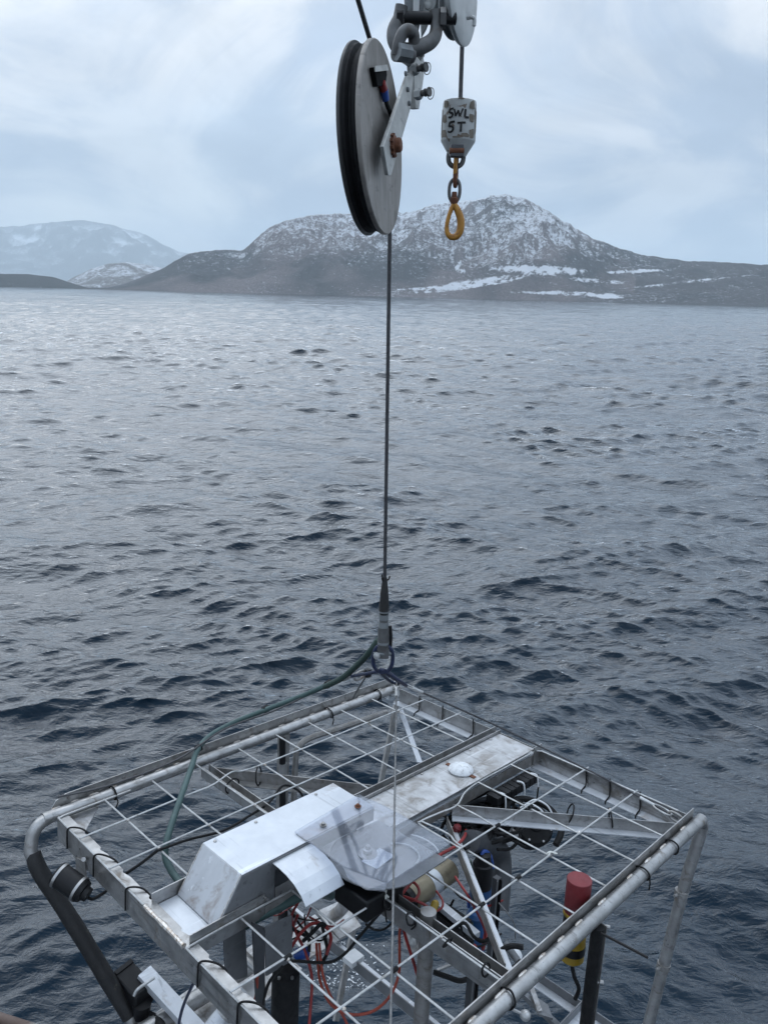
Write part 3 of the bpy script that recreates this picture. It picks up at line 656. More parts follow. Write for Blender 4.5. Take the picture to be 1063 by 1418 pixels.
rods(pr, [[q(1.03, .975, z2), q(1.055, 1.09, z), q(1.03, 1.2, z), q(1.028, 1.67, z)], [q(1.238, .988, z), q(1.226, 1.10, z + .012), q(1.236, 1.2, z), q(1.236, 1.67, z)]])
for v_ in (1.02, 1.22, 1.43, 1.58): tie_left(pr, v_)
for v_ in (1.19, 1.308, 1.451): tie_right(pr, v_)
for u_ in (1.645, 1.406, .569, .30): tie(pr, q(u_, LV, .002), QU, .029)
for u_, v_ in ((1.70, 1.43), (1.60, 1.30)): tie(pr, q(u_, v_, -.03), q(.64, .77, 0), .038)
for u_, v_ in ((.613, 1.20), (.613, 1.30), (.62, 1.45), (.62, 1.6)): tie(pr, q(u_, v_, -.006), QV, .018)
for p_ in (q(1.236, 1.43, z2), q(.608, 1.187, z2)):
    k = MB()
    for j in range(4):
        a = V3((random.uniform(-1, 1), random.uniform(-1, 1), random.uniform(-.6, .8))).normalized() * random.uniform(.014, .03)
        k.tube([p_ - a * .5, p_ + QW * .008, p_ + a], .0035, 5, n=3)
    k.build('cord_knot', 'tie_white', pr)
for u_, v_ in ((1.03, 1.2), (1.236, 1.19), (.82, 1.19), (1.03, 1.43), (.82, 1.43), (.4, 1.43), (.2, 1.18), (1.45, 1.2)):
    MB().cyl(q(u_ - .012, v_, z2), q(u_ + .012, v_, z2), .0068, 7).build('tie_band', 'rubber', pr)

for pan, us, vs in ((pl, (.19, .402, .613, .836, 1.05, 1.253, 1.473, 1.694), (.222, .452)), (pr, (.20, .404, .612, .818, 1.03, 1.236, 1.45, 1.69), (1.185, 1.43))):
    for u_ in us:
        for v_ in vs:
            if (v_ == 1.185 and u_ in (.404,)) or (v_ == .222 and u_ == .613): continue
            c_ = q(u_ - .002, v_ + (0 if v_ != 1.185 else .002), z + .005)
            MB().lathe(c_ - QU * .006, q(1, random.uniform(-.4, .4), .1), [(.002, 0), (.0052, .004), (.0056, .008), (.002, .012)], 6).build('weld', 'weld', pan)

# ------------------------------------------------------------------ sheet-metal hood in the channel
HT = .140
hood = thing('sheet_metal_hood', 'pale sheet-metal hood with a sloped left end, bolted in the middle channel', 'hood', q(.45, .81, -.01))
V0, V1 = .698, .924; t_ = .003
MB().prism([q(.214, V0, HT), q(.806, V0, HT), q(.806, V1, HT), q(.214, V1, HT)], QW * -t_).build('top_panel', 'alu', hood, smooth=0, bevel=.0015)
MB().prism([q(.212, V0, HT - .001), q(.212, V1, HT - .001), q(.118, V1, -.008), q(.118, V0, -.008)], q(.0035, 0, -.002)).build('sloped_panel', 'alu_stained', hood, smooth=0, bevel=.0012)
MB().prism([q(.121, V1, -.008), q(.214, V1, HT - .004), q(.345, V1, HT - .004), q(.345, V1, -.008)], QV * .003).build('side_panel', 'midgrey', hood, smooth=0)  # sides in darker grey than the top: their shade put into the colour
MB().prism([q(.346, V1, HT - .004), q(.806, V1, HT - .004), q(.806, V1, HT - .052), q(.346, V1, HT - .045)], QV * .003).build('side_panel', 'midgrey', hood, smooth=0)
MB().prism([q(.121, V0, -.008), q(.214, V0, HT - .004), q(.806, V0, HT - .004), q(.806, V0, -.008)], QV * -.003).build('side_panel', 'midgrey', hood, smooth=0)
MB().prism([q(.346, V1 + .004, .035), q(.75, V1 + .004, .035), q(.75, V1 + .004, -.02), q(.346, V1 + .004, -.02)], QV * .003).build('lower_sill', 'steel', hood, smooth=0)
for u_ in (.25, .42, .70): MB().lathe(q(u_, V0 + .02, HT), QW, [(.0065, 0), (.006, .003), (.001, .0045)], 8).build('rivet', 'steel', hood)
for u_ in (.16, .38, .66): MB().lathe(q(u_, V1 + .003, .118 if u_ > .2 else .02), QV, [(.006, 0), (.0055, .003), (.001, .0045)], 8).build('rivet', 'steel', hood)
for v_ in (V0 + .003, V1 - .003): MB().bar(q(.122, v_, .001), q(.213, v_, HT - .001), .0025, .003, (0, 0, 1)).build('weld_seam', 'weld', hood)
MB().cyl(q(.30, CH1 + .008, .022), q(.30, CH1 + .022, .022), .005, 8).build('bolt', 'steel', hood)
MB().cyl(q(.50, CH1 - .13, .075), q(.50, CH1 - .13, .045), .095, 28).build('inner_drum', 'black', hood)
MB().tube([q(.50 + .085 * math.cos(a), CH1 - .13 + .085 * math.sin(a), .079) for a in np.linspace(.6, 2.6, 9)], .0028, 6).build('drum_rim', 'rod', hood)
# plate covering the far half of the channel, with its white dome
cov = thing('channel_cover', 'long flat dirty metal cover plate on the right half of the channel', 'cover plate', q(1.35, .81, 0))
MB().prism([q(.83, .725, .012), q(LU - .03, .725, .012), q(LU - .03, CH1 - .001, .012), q(.83, CH1 - .001, .012)], QW * -.004).build('cover_sheet', 'alu_dirty', cov, smooth=0)
MB().prism([q(.83, .722, .028), q(LU - .02, .722, .028), q(LU - .02, .722, -.006), q(.83, .722, -.006)], QV * -.003).build('upstand', 'steel', cov, smooth=0)
MB().prism([q(.79, .75, .020), q(.93, .75, .020), q(.93, .925, .020), q(.79, .925, .020)], QW * -.004).build('lap_plate', 'alu_dirty', cov, smooth=0)
for u_ in (.95, 1.12, 1.30, 1.47, 1.64, 1.80): MB().lathe(q(u_, .735, .012), QW, [(.006, 0), (.0055, .004), (.001, .006)], 8).build('rivet', 'steel', cov)
dm = thing('float_dome', 'small white speckled dome strapped to the flat cover plate', 'dome', q(1.455, .828, .012))
c_ = q(1.455, .828, .014)
MB().lathe(c_, QW, [(.056, 0), (.057, .005), (.053, .013), (.043, .021), (.028, .027), (.012, .0295), (.001, .030)], 28).build('dome_shell', 'speckle', dm)
for g in (-1, 1): MB().box(c_ + q(.0, .066 * g, -.0), QV * .014, QU * .009, QW * .002).build('rusty_lug', 'rust', dm)

# ------------------------------------------------------------------ clear plate and what shows below it
ac = thing('clear_plate', 'clear grey acrylic plate riveted to the hood and sticking out over the water', 'plate', q(.65, .95, HT))
MB().prism([q(.48, .862, HT + .0045), q(.812, .835, HT + .0045), q(.832, .95, HT + .0045), q(.842, 1.268, HT + .0045), q(.53, 1.268, HT + .0045), q(.478, 1.115, HT + .0045)], QW * .006).build('sheet', 'acrylic', ac, smooth=0)
MB().prism([q(.481, .868, HT + .001), q(.806, .842, HT + .001), q(.806, .922, HT + .001), q(.481, .922, HT + .001)], QW * .003).build('backing_strip', 'ochre', ac, smooth=0)
MB().prism([q(.478, 1.115, HT + .004), q(.53, 1.262, HT + .004), q(.512, 1.272, HT - .010), q(.474, 1.225, HT - .012), q(.468, 1.15, HT - .010)], QW * -.003).build('folded_lip', 'acrylic', ac, smooth=0)
for (u_, v_, mt) in ((.578, .90, 'steel'), (.752, .895, 'rust')):
    b_ = MB().lathe(q(u_, v_, HT + .0105), QW, [(.013, 0), (.013, .0025)], 14).build('washer', mt, ac)
    MB().lathe(q(u_, v_, HT + .013), QW, [(.0072, 0), (.0072, .007), (.004, .009)], 6).build('bolt_head', mt, b_)
b = MB()                                             # sheet bent over below the clear plate
prof = [(.925, HT - .012), (.96, HT - .013), (1.0, HT - .018), (1.04, HT - .030), (1.075, HT - .050), (1.10, HT - .075)]
for (a0, w0), (a1, w1) in zip(prof[:-1], prof[1:]):
    b.prism([q(.335, a0, w0), q(.50 - .0 * a0, a0, w0), q(.50, a1, w1), q(.335, a1, w1)], QW * -.0025)
single(b, 'bent_sheet', 'alu', 'small curved bright metal flap showing out from under the clear plate', 'metal flap', q(.42, .93, HT - .012))
dr = thing('sensor_drum', 'round dark grey instrument seen through the clear plate, with a bolt at its centre', 'instrument', q(.67, 1.09, .03))
MB().prism([q(.672 + .172 * math.cos(a), 1.09 + .172 * math.sin(a), .085) for a in np.linspace(PI * .56, PI * 1.42, 22)] + [q(.825, .935, .085), q(.835, 1.258, .085)], QW * -.004).build('drum_lid', 'midgrey', dr, smooth=0)
MB().lathe(q(.672, 1.08, .0805), -QW, [(.152, 0), (.152, .012), (.11, .05), (.08, .11)], 40).build('drum_body', 'black', dr)  # black flank: the shadow beneath the plate put into its colour
MB().lathe(q(.645, 1.06, .086), QW, [(.034, 0), (.034, .006), (.016, .008), (.016, .022), (.009, .024), (.009, .036)], 18).build('hub_bolt', 'steel', dr)
MB().prism([q(.60, 1.075, .0875), q(.70, 1.065, .0875), q(.71, 1.13, .0875), q(.61, 1.14, .0875)], QW * .003).build('hub_plate', 'alu', dr, smooth=0)
MB().box(q(.61, 1.11, -.005), QU * .09, QV * .08, QW * .04).build('mounting_box', 'black', dr, bevel=.008)
MB().tube([q(.72 + .07 * math.cos(a), 1.14 + .07 * math.sin(a), .090) for a in np.linspace(-1.2, 1.4, 8)], .0035, 6).build('light_arc', 'rod', dr)
MB().tube([q(.80 + .06 * math.cos(a), 1.15 + .09 * math.sin(a), .090) for a in np.linspace(-.8, .9, 8)], .003, 6).build('light_arc', 'rod', dr)
sp = MB().tube([lp(430, 1232, w=-.02), lp(470, 1222, w=.0), lp(500, 1235, w=-.02)], .02, 10)
single(sp, 'stub_pipe', 'black', 'short black stub tube below the bent metal flap', 'tube', lp(430, 1232, w=-.02))

# ------------------------------------------------------------------ instruments hung inside the frame
ca = thing('underwater_camera', 'black cylinder camera with two silver clamp rings under the left rail', 'camera', q(-.05, .36, -.08))
p0, p1 = lp(80, 1210, w=-.06), lp(113, 1233, w=-.10)
dvec = (p1 - p0).normalized()
MB().cyl(p0, p1, .042, 26).build('housing', 'black', ca)
MB().lathe(p1, dvec, [(.040, 0), (.036, .012), (.026, .014), (.024, .03), (.012, .032)], 22).build('end_cap', 'black', ca)
for k in (.06, .86):
    MB().cyl(p0 + (p1 - p0) * k, p0 + (p1 - p0) * (k + .09), .0445, 26).build('clamp_ring', 'steel', ca)
MB().prism([lp(107, 1186, u=.0), lp(120, 1194, u=.0), lp(121, 1222, u=.0), lp(108, 1214, u=.0)], QU * -.006).build('bracket', 'steel_dark', ca, smooth=0)
MB().cyl(lp(115, 1190, u=-.006), lp(116, 1190, u=-.02), .008, 8).build('bolt', 'steel', ca)
MB().tube([p1 + dvec * .02, lp(128, 1245, w=-.14), lp(150, 1232, w=-.12), lp(172, 1212, w=-.06), lp(195, 1196, w=-.03), lp(218, 1178, w=.005)], .0055, 7).build('cable', 'rubber', ca)
single(MB().tube([lp(218, 1178, w=.012), lp(260, 1163, w=.0), lp(310, 1150, w=-.03), lp(345, 1130, w=-.02), lp(372, 1112, w=-.03), lp(392, 1088, w=.0), lp(412, 1094, w=-.02), lp(420, 1104, w=-.05)], .005, 7), 'signal_cable', 'rubber',
       'thin black cable lying over the mesh and running behind the hood', 'cable', lp(260, 1163, w=.0))
fl_ = thing('floodlight', 'black floodlight on a pale flat arm low down at the left', 'lamp', lp(205, 1370, w=-.62))
a0, a1 = lp(199, 1347, w=-.6), lp(285, 1440, w=-.72)
MB().bar(a0, a1, .062, .03).build('arm', 'alu', fl_, bevel=.002)
bx = lp(186, 1368, w=-.64)
ad_ = (a1 - a0).normalized()
MB().box(bx, ad_ * .065, ad_.cross(QW).normalized() * .045, QW * .04).build('lamp_body', 'black', fl_, bevel=.008)
MB().box(bx - ad_ * .06 + QW * .035, ad_ * .008, ad_.cross(QW).normalized() * .04, QW * .012).build('hood_flap', 'black', fl_)
cc = lp(197, 1388, w=-.66)
MB().cyl(cc, cc - QW * .06 - ad_ * .01, .035, 18).build('lens_barrel', 'black', fl_)
MB().tube([lp(186, 1379, w=-.62), lp(190, 1371, w=-.60), lp(202, 1362, w=-.58), lp(214, 1354, w=-.565)], .006, 8).build('bail', 'rod', fl_)
MB().tube([cc - QW * .05, lp(210, 1404, w=-.7), lp(222, 1420, w=-.7), lp(226, 1432, w=-.7)], [.012, .008, .02, .012], 10).build('plug_lead', 'rubber', fl_)
cl_ = thing('clamped_canister', 'pale grey canister with a silver band clamp, half hidden at the bottom left', 'canister', lp(320, 1400, w=-.62))
MB().cyl(lp(337, 1374, w=-.6), lp(290, 1432, w=-.72), .038, 20).build('canister_body', 'alu', cl_)
MB().cyl(lp(318, 1397, w=-.637), lp(311, 1405, w=-.655), .0405, 20).build('band_clamp', 'steel', cl_)
MB().cyl(lp(303, 1388, w=-.62), lp(309, 1398, w=-.62), .008, 8).build('clamp_screw', 'steel', cl_)
single(MB().tube([lp(277, 1345, w=-.12), lp(268, 1362, w=-.25), lp(256, 1388, w=-.4), lp(249, 1412, w=-.5), lp(246, 1440, w=-.6)], .0055, 7), 'power_lead', 'navy', 'dark blue lead hanging down outside the left rail by the floodlight', 'cable', lp(277, 1345, w=-.12))
bo = thing('pressure_bottle', 'thick black cylinder standing upright under the near mesh, blue plug beside it', 'cylinder', lp(395, 1345, w=-.32))
pb = lp(396, 1345, w=-.30)
MB().lathe(pb, -QW, [(.028, -.012), (.030, 0), (.046, .004), (.048, .02), (.048, .30), (.044, .325), (.02, .335)], 26).build('cylinder_body', 'rubber', bo)
for k in range(5):
    a = 2 * PI * k / 5 + .4
    MB().cyl(pb + (QU * math.cos(a) + QV * math.sin(a)) * .037 + QW * .004, pb + (QU * math.cos(a) + QV * math.sin(a)) * .037 - QW * .006, .0055, 8).build('cap_bolt', 'steel', bo)
bp = lp(418, 1320, w=-.27)
MB().lathe(bp, q(.3, .5, .4), [(.012, -.03), (.021, -.02), (.023, .018), (.013, .026)], 16).build('blue_plug', 'blue', bo)
# hoses, cables
hs = thing('green_hose', 'green hose from the cable end along the far left rail to the hood', 'hose', lp(275, 1035, w=.06))
MB().tube([lp(521, 888, w=.71), lp(512, 902, w=.66), lp(497, 918, w=.58), lp(474, 938, w=.47), lp(450, 950, w=.38), lp(415, 965, w=.28), lp(370, 982, w=.20), lp(325, 1000, w=.13), lp(292, 1018, w=.095), lp(274, 1038, w=.075), lp(266, 1060, w=.045), lp(252, 1100, w=.02), lp(240, 1135, w=-.02), lp(231, 1165, w=-.06), lp(229, 1185, w=-.10), lp(236, 1203, w=-.13), lp(250, 1222, w=-.15), lp(290, 1262, w=-.15)],
          [.0115] * 5 + [.012, .0125, .013, .0135, .0135], 12, n=5).build('hose_run', 'hose', hs)
MB().tube([lp(524, 886, w=.72), lp(512, 902.5, w=.66), lp(497, 918.5, w=.58), lp(474, 938.5, w=.47), lp(450, 950.5, w=.38)], .0128, 12).build('dark_sleeve', 'green_dark', hs)
for (x, y, w) in ((455, 947, .395), (368, 982, .198), (275, 1036, .077)):
    MB().tube([lp(x + 3, y - 2, w=w), lp(x - 3, y + 2, w=w - .006)], .0165, 10, sm=False).build('hose_tie', 'rubber', hs)
single(MB().tube([lp(338, 1281, w=-.06), lp(360, 1268, w=-.05), lp(385, 1256, w=-.05), lp(418, 1240, w=-.05), lp(440, 1236, w=-.10), lp(458, 1240, w=-.2)], .0175, 12), 'short_hose', 'hose', 'thick green hose coming out from under the hood above the grey plates', 'hose', lp(360, 1268, w=-.05))
def cable(name, mat, label, pts, r=.005, cat='cable', group=None):
    P = [lp(x, y, w=w) for x, y, w in pts]
    return single(MB().tube(P, r, 7, n=6), name, mat, label, cat, P[0], group)
cable('orange_cable', 'orange', 'orange cable hanging in a wide loop over the water below the near mesh', [(438, 1306, -.18), (440, 1335, -.24), (444, 1362, -.3), (456, 1388, -.36), (475, 1402, -.39), (498, 1405, -.39), (522, 1397, -.37), (542, 1376, -.32), (552, 1348, -.26), (553, 1318, -.18), (553, 1292, -.12), (556, 1274, -.08)], .0048)
cable('orange_cable', 'orange', 'second orange strand hugging the left side of the wide orange loop', [(442, 1306, -.17), (447, 1350, -.26), (460, 1384, -.34), (474, 1405, -.4), (486, 1430, -.45)], .0045)
cable('orange_cable', 'orange', 'orange cable hanging between the grey post and the left rail', [(356, 1352, -.2), (355, 1376, -.28), (350, 1398, -.36), (346, 1425, -.42)], .0055)
cable('red_cable', 'red', 'red cables bunched beside the tall grey plate under the green hose', [(420, 1238, -.04), (406, 1262, -.1), (404, 1275, -.14), (412, 1296, -.2), (420, 1312, -.24), (428, 1335, -.28), (432, 1362, -.34), (428, 1420, -.45)], .005)
cable('red_cable', 'red', 'red cable arched over the pale foot plates', [(398, 1322, -.26), (408, 1304, -.2), (420, 1288, -.16), (432, 1279, -.14), (444, 1280, -.14), (455, 1288, -.16), (458, 1302, -.2), (452, 1322, -.24)], .0058)
cable('red_cable', 'red', 'red cable dropping past the left side of the black cylinder cap', [(412, 1268, -.12), (405, 1285, -.2), (402, 1300, -.24), (396, 1318, -.28)], .006)
cable('red_cable', 'red', 'red cable curled round the tan cylinder beside the thin sling wire', [(543, 1222, -.06), (560, 1217, -.05), (575, 1224, -.06), (580, 1236, -.08), (572, 1247, -.09), (555, 1244, -.09), (545, 1240, -.08), (560, 1242, -.08), (582, 1250, -.09), (592, 1256, -.1)], .0052)
cable('red_cable', 'red', 'red cable running along the front edge of the clear plate', [(556, 1238, -.03), (575, 1214, -.03), (592, 1196, -.03), (612, 1182, -.03), (630, 1172, -.05), (642, 1160, -.06), (645, 1150, -.1)], .0062)
cable('red_cable', 'red', 'pair of red cables hanging down beside the silver reel', [(555, 1272, -.06), (562, 1300, -.14), (570, 1325, -.2), (576, 1345, -.26), (585, 1375, -.32)], .0055)
cable('red_cable', 'red', 'red cable crossing the pale inclined strut', [(630, 1214, -.05), (638, 1226, -.05), (646, 1238, -.06), (654, 1252, -.1), (668, 1280, -.2), (672, 1298, -.26), (668, 1316, -.3)], .0045)
cable('red_cable', 'red', 'short red cable end under the near cross beam', [(640, 1314, -.2), (650, 1314, -.2), (658, 1310, -.2)], .008)
cable('red_cable', 'red', 'short pink red cable by the yellow fitting', [(604, 1234, -.12), (612, 1246, -.12), (612, 1256, -.13), (604, 1262, -.14)], .004)
cable('black_cable', 'rubber', 'black cable sagging from the sling wire knot to the black cylinder', [(398, 1331, -.2), (415, 1331, -.2), (440, 1333, -.22), (462, 1331, -.22), (480, 1318, -.2), (495, 1300, -.16), (512, 1280, -.12), (526, 1264, -.06), (534, 1254, -.01)], .0052)
cable('black_cable', 'rubber', 'black cables tangled under the green hose', [(396, 1262, -.08), (398, 1278, -.12), (408, 1288, -.18), (420, 1294, -.2), (428, 1302, -.22), (428, 1318, -.25)], .006)
cable('black_cable', 'rubber', 'black cables hanging in front of the pale foot plates', [(446, 1282, -.14), (450, 1300, -.2), (453, 1318, -.24), (446, 1334, -.28), (443, 1345, -.3)], .0062)
cable('black_cable', 'rubber', 'black cable from the blue plug up to the bunch of red cables', [(420, 1303, -.2), (432, 1292, -.16), (444, 1280, -.12), (450, 1282, -.13)], .007)
cable('black_cable', 'rubber', 'thin black cable crossing the grey plates below the hood', [(300, 1300, -.12), (330, 1284, -.1), (352, 1274, -.08), (378, 1264, -.08), (405, 1240, -.06)], .0035)
cable('black_cable', 'rubber', 'black cable bent over the left foot of the grey post', [(392, 1338, -.2), (374, 1358, -.24), (366, 1380, -.3), (360, 1405, -.36)], .0055)
cable('black_cable', 'rubber', 'black cable stretched under the near cross beam from the wide pipe to the posts', [(600, 1346, -.3), (618, 1352, -.3), (636, 1358, -.3), (650, 1354, -.3)], .009)
cable('black_cable', 'rubber', 'black cable draped over the inclined strut', [(594, 1290, -.12), (620, 1292, -.1), (642, 1278, -.06), (655, 1296, -.08), (668, 1304, -.1), (680, 1296, -.12)], .006)
cable('black_hose', 'rubber', 'stiff black hose curving over beside the near right rail', [(684, 1342, -.12), (686, 1328, -.1), (694, 1316, -.08), (708, 1310, -.07), (724, 1312, -.07)], .009, 'hose')
cable('black_hose', 'rubber', 'lower black hose curving round beside the near right rail', [(684, 1340, -.13), (700, 1344, -.15), (712, 1338, -.15), (720, 1330, -.14)], .006, 'hose')
for nm_, lab_, n_l, (xa, ya, xb, yb), w_a, mats in (
        ('cable_loom', 'loose tangle of thin dark leads behind the tan cylinder and open pipe', 13, (560, 1232, 650, 1286), -.2, ('rubber', 'rubber', 'rubber', 'red')),
        ('cable_loom', 'loose tangle of thin dark leads above the black upright cylinder', 9, (392, 1248, 440, 1290), -.2, ('rubber', 'red', 'rubber'))):
    lm = thing(nm_, lab_, 'cables', lp((xa + xb) / 2, (ya + yb) / 2, w=w_a), 'tangles of thin leads')
    rl_ = random.Random(int(xa))
    for k in range(n_l):
        x, y = rl_.uniform(xa, xb), rl_.uniform(ya, yb); pts = []
        dx_, dy_ = rl_.uniform(-16, 16), rl_.uniform(8, 22)
        for s_ in range(5):
            pts.append(lp(x, y, w=w_a - .035 * s_ + rl_.uniform(-.03, .03))); x += dx_ + rl_.uniform(-4, 4); y += dy_ * (1.0, .6, -.1, -.6, -1)[s_] + rl_.uniform(-3, 3)
            dx_ *= .95
        MB().tube(pts, rl_.uniform(.0026, .0046), 6, n=5).build('lead', mats[k % len(mats)], lm)
# tan cylinder with silver tape
tn = thing('tan_cylinder', 'tan metal cylinder with a band of silver tape under the clear plate', 'cylinder', lp(595, 1222, w=-.14))
g0, g1 = lp(566, 1244, w=-.15), lp(622, 1205, w=-.15)
MB().cyl(g0, g1, .046, 24).build('cylinder_body', 'tan', tn)
MB().cyl(g0 + (g1 - g0) * .42, g0 + (g1 - g0) * .62, .0475, 24).build('tape_band', 'alu', tn)
MB().lathe(g0, g0 - g1, [(.044, 0), (.040, .02), (.015, .022)], 20).build('end_cap', 'black', tn)
yf = single(MB().lathe(lp(601, 1255, w=-.09), q(.3, -.1, .2), [(.008, -.02), (.014, -.016), (.014, .012), (.008, .02)], 10), 'yellow_fitting', 'yellow', 'small yellow fitting behind the open grey pipe', 'fitting', lp(601, 1255, w=-.09))
for g, (x0, y0, x1, y1) in enumerate(((595, 1242, 660, 1296), (562, 1262, 600, 1300))):
    b = MB(); b.bar(lp(x0, y0, w=-.2), lp(x1, y1, w=-.2), .03, .02)
    single(b, 'bracket_bar', 'alu' if g == 0 else 'alu_dirty', ('pale bracket bar' if g == 0 else 'dull short bracket bar') + (' running from the tan cylinder under the inclined strut' if g == 0 else ' tucked under the near cross beam left of the open pipe'), 'bar', lp(x0, y0, w=-.2))
bb = single(MB().box(lp(625, 1282, w=-.26), QV * .06, QU * .04, QW * .04), 'black_module', 'black', 'black boxy module beside the inclined strut, right of the open pipe', 'module', lp(625, 1282, w=-.26))
# silver reel
rl = thing('silver_reel', 'small silver reel with pale flanges hanging left of the open grey pipe', 'reel', lp(572, 1303, w=-.25))
rc = lp(572, 1303, w=-.25); rax = q(-.75, .35, .35).normalized()
MB().lathe(rc, rax, [(.036, -.006), (.038, 0), (.036, .006)], 26).build('flange', 'steel', rl)
MB().lathe(rc, rax, [(.016, .006), (.016, .02), (.006, .026)], 16).build('hub', 'rod', rl)
MB().lathe(rc - rax * .03, rax, [(.022, -.02), (.022, .02)], 20).build('drum', 'alu', rl)
# blue instruments
bi = thing('blue_pump', 'blue and black pump hanging upright right of the inclined strut', 'pump', lp(668, 1200, w=-.2))
p_ = lp(668, 1196, w=-.2)
MB().lathe(p_, -QW, [(.012, -.05), (.03, -.045), (.034, -.005), (.04, 0), (.043, .06), (.043, .10)], 22).build('motor', 'black', bi)
MB().lathe(p_ - QW * .10, -QW, [(.043, 0), (.044, .02), (.044, .05), (.040, .055)], 22).build('collar', 'blue_deep', bi)
MB().lathe(p_ - QW * .157, -QW, [(.03, 0), (.038, .02), (.038, .13), (.03, .15)], 22).build('pump_body', 'blue_deep', bi)
for k in range(6):
    a = PI * 2 * k / 6; dd = QU * math.cos(a) + QV * math.sin(a)
    MB().cyl(p_ - QW * .15 + dd * .046, p_ - QW * .21 + dd * .043, .007, 8).build('stud', 'alu_dirty' if k % 2 else 'blue', bi)
MB().tube([p_ + QW * .03 + q(-.02, 0, 0), p_ + QW * .055, p_ + QW * .03 + q(.03, .01, 0), p_ + q(.045, .02, -.03)], .008, 8).build('bail', 'blue', bi)
b2 = thing('blue_canister', 'dark blue canister under the inclined strut, beside the red hose', 'canister', lp(645, 1270, w=-.3))
MB().lathe(lp(660, 1262, w=-.28), -QW, [(.03, 0), (.04, .012), (.042, .2), (.03, .22)], 20).build('canister_body', 'blue_deep', b2)
MB().lathe(lp(648, 1302, w=-.34), -QW, [(.02, 0), (.024, .01), (.024, .10), (.02, .11)], 16).build('lower_tube', 'black', b2)
MB().tube([lp(665, 1270, w=-.24), lp(672, 1284, w=-.26), lp(671, 1300, w=-.28), lp(668, 1314, w=-.3)], .0075, 8).build('red_pipe', 'red', b2)
for (x, y, y2, w_, nm, mt, lb) in ((688, 1215, 1345, .024, 'instrument_post', 'darkgrey', 'dark upright post right of the blue pump'), (655, 1345, 1420, .028, 'instrument_post', 'darkgrey', 'dark slotted upright post near the bottom, between the near cross beam and the rail')):
    t = thing(nm, lb, 'post', lp(x, y, w=-.18))
    a = lp(x, y, w=-.18); b_ = a - QW * .62
    MB().bar(a, b_, w_, w_, (1, 0, 0)).build('post_body', mt, t)
    MB().bar(a + q(-.0, .018, .0), b_ + q(0, .018, 0), .012, .004, (1, 0, 0)).build('post_strip', 'black', t)
    MB().bar(a + q(-.016, .014, .0), b_ + q(-.016, .014, 0), .004, .006, (1, 0, 0)).build('post_edge', 'midgrey', t)
single(MB().cyl(lp(698, 1305, w=-.3), lp(725, 1342, w=-.36), .013, 12), 'grey_tube', 'midgrey', 'grey tube leaning inside the black hose curves', 'tube', lp(698, 1305, w=-.3))
single(MB().lathe(lp(714, 1322, w=-.4), q(.2, .5, .8), [(.012, -.02), (.022, -.008), (.022, .01), (.010, .016)], 14), 'white_knob', 'white', 'small round white knob behind the curved black hose', 'knob', lp(714, 1322, w=-.4))
single(MB().tube([lp(651, 1192, w=-.1), lp(654, 1225, w=-.2), lp(656, 1262, w=-.28), lp(650, 1290, w=-.32)], .006, 7), 'green_cable', 'green_dark', 'dark green cable hanging left of the blue pump', 'cable', lp(651, 1192, w=-.1))
single(MB().tube([lp(690, 1250, w=-.1), lp(702, 1264, w=-.12), lp(712, 1280, w=-.15), lp(713, 1300, w=-.2)], .0022, 6), 'thin_wire', 'wire', 'very thin pale wire looping below the white cord knot', 'wire', lp(690, 1250, w=-.1))
single(MB().bar(lp(605, 1344, w=-.3), lp(634, 1332, w=-.3), .008, .008), 'silver_pin', 'rod', 'short silver pin sticking out right of the open pipe', 'pin', lp(605, 1344, w=-.3))
# bundle of black cable and the round instrument
cb = thing('cable_coil', 'tangle of coiled black cable under the diagonal brace right of the channel', 'cable coil', lp(680, 1145, w=-.16))
for k in range(34):
    c0 = lp(676 + random.uniform(-34, 30), 1134 + random.uniform(-18, 16), w=-.17 + random.uniform(-.05, .05)); ra, rb = random.uniform(.07, .15), random.uniform(.05, .11); ph = random.uniform(0, 6); tl = random.uniform(-.5, .5)
    MB().tube([c0 + q(ra * math.cos(a + ph), rb * math.sin(a + ph), .35 * rb * math.sin(a + tl) + random.uniform(-.012, .012)) for a in np.linspace(0, 2 * PI * .93, 12)], random.uniform(.005, .0085), 6, n=3).build('cable_turn', 'rubber' if k % 7 else 'darkgrey', cb)
MB().lathe(lp(680, 1136, w=-.2), QW, [(.05, -.05), (.13, -.03), (.14, .01), (.07, .03)], 18).build('cable_core', 'rubber', cb)
ri = thing('round_housing', 'black round housing with bolts and a silver nozzle at the right of the cable tangle', 'housing', lp(738, 1140, w=-.16))
rc = lp(738, 1142, w=-.16); rax = q(-.28, .62, .72).normalized()
MB().lathe(rc, rax, [(.06, -.11), (.09, -.06), (.092, .0), (.08, .012), (.035, .016), (.03, .024)], 28).build('housing_body', 'rubber', ri)
e1 = rax.orthogonal().normalized(); e2 = rax.cross(e1)
for k in range(7):
    a = 2 * PI * k / 7; pz = rc + (e1 * math.cos(a) + e2 * math.sin(a)) * .076
    MB().cyl(pz, pz + rax * .017, .005, 8).build('bolt', 'steel', ri)
nz_ = lp(712, 1154, w=-.12)
MB().lathe(nz_, q(-.5, .5, .2), [(.009, -.03), (.009, .0), (.013, .002), (.013, .018), (.008, .019)], 12).build('nozzle', 'steel', ri)
MB().tube([rc + q(-.1, -.06, .03), rc + q(-.03, -.12, .05), rc + q(.07, -.10, .05), rc + q(.12, .0, .03), rc + q(.10, .08, -.02), rc + q(.03, .10, -.06)], .014, 10).build('rubber_hose', 'rubber', ri)
for dx in (0, .05): MB().tube([rc + q(-.02 + dx, -.06, .06), rc + q(.0 + dx, -.03, .085), rc + q(.015 + dx, .02, .075), rc + q(.02 + dx, .05, .04)], .004, 6).build('white_strap', 'white', ri)
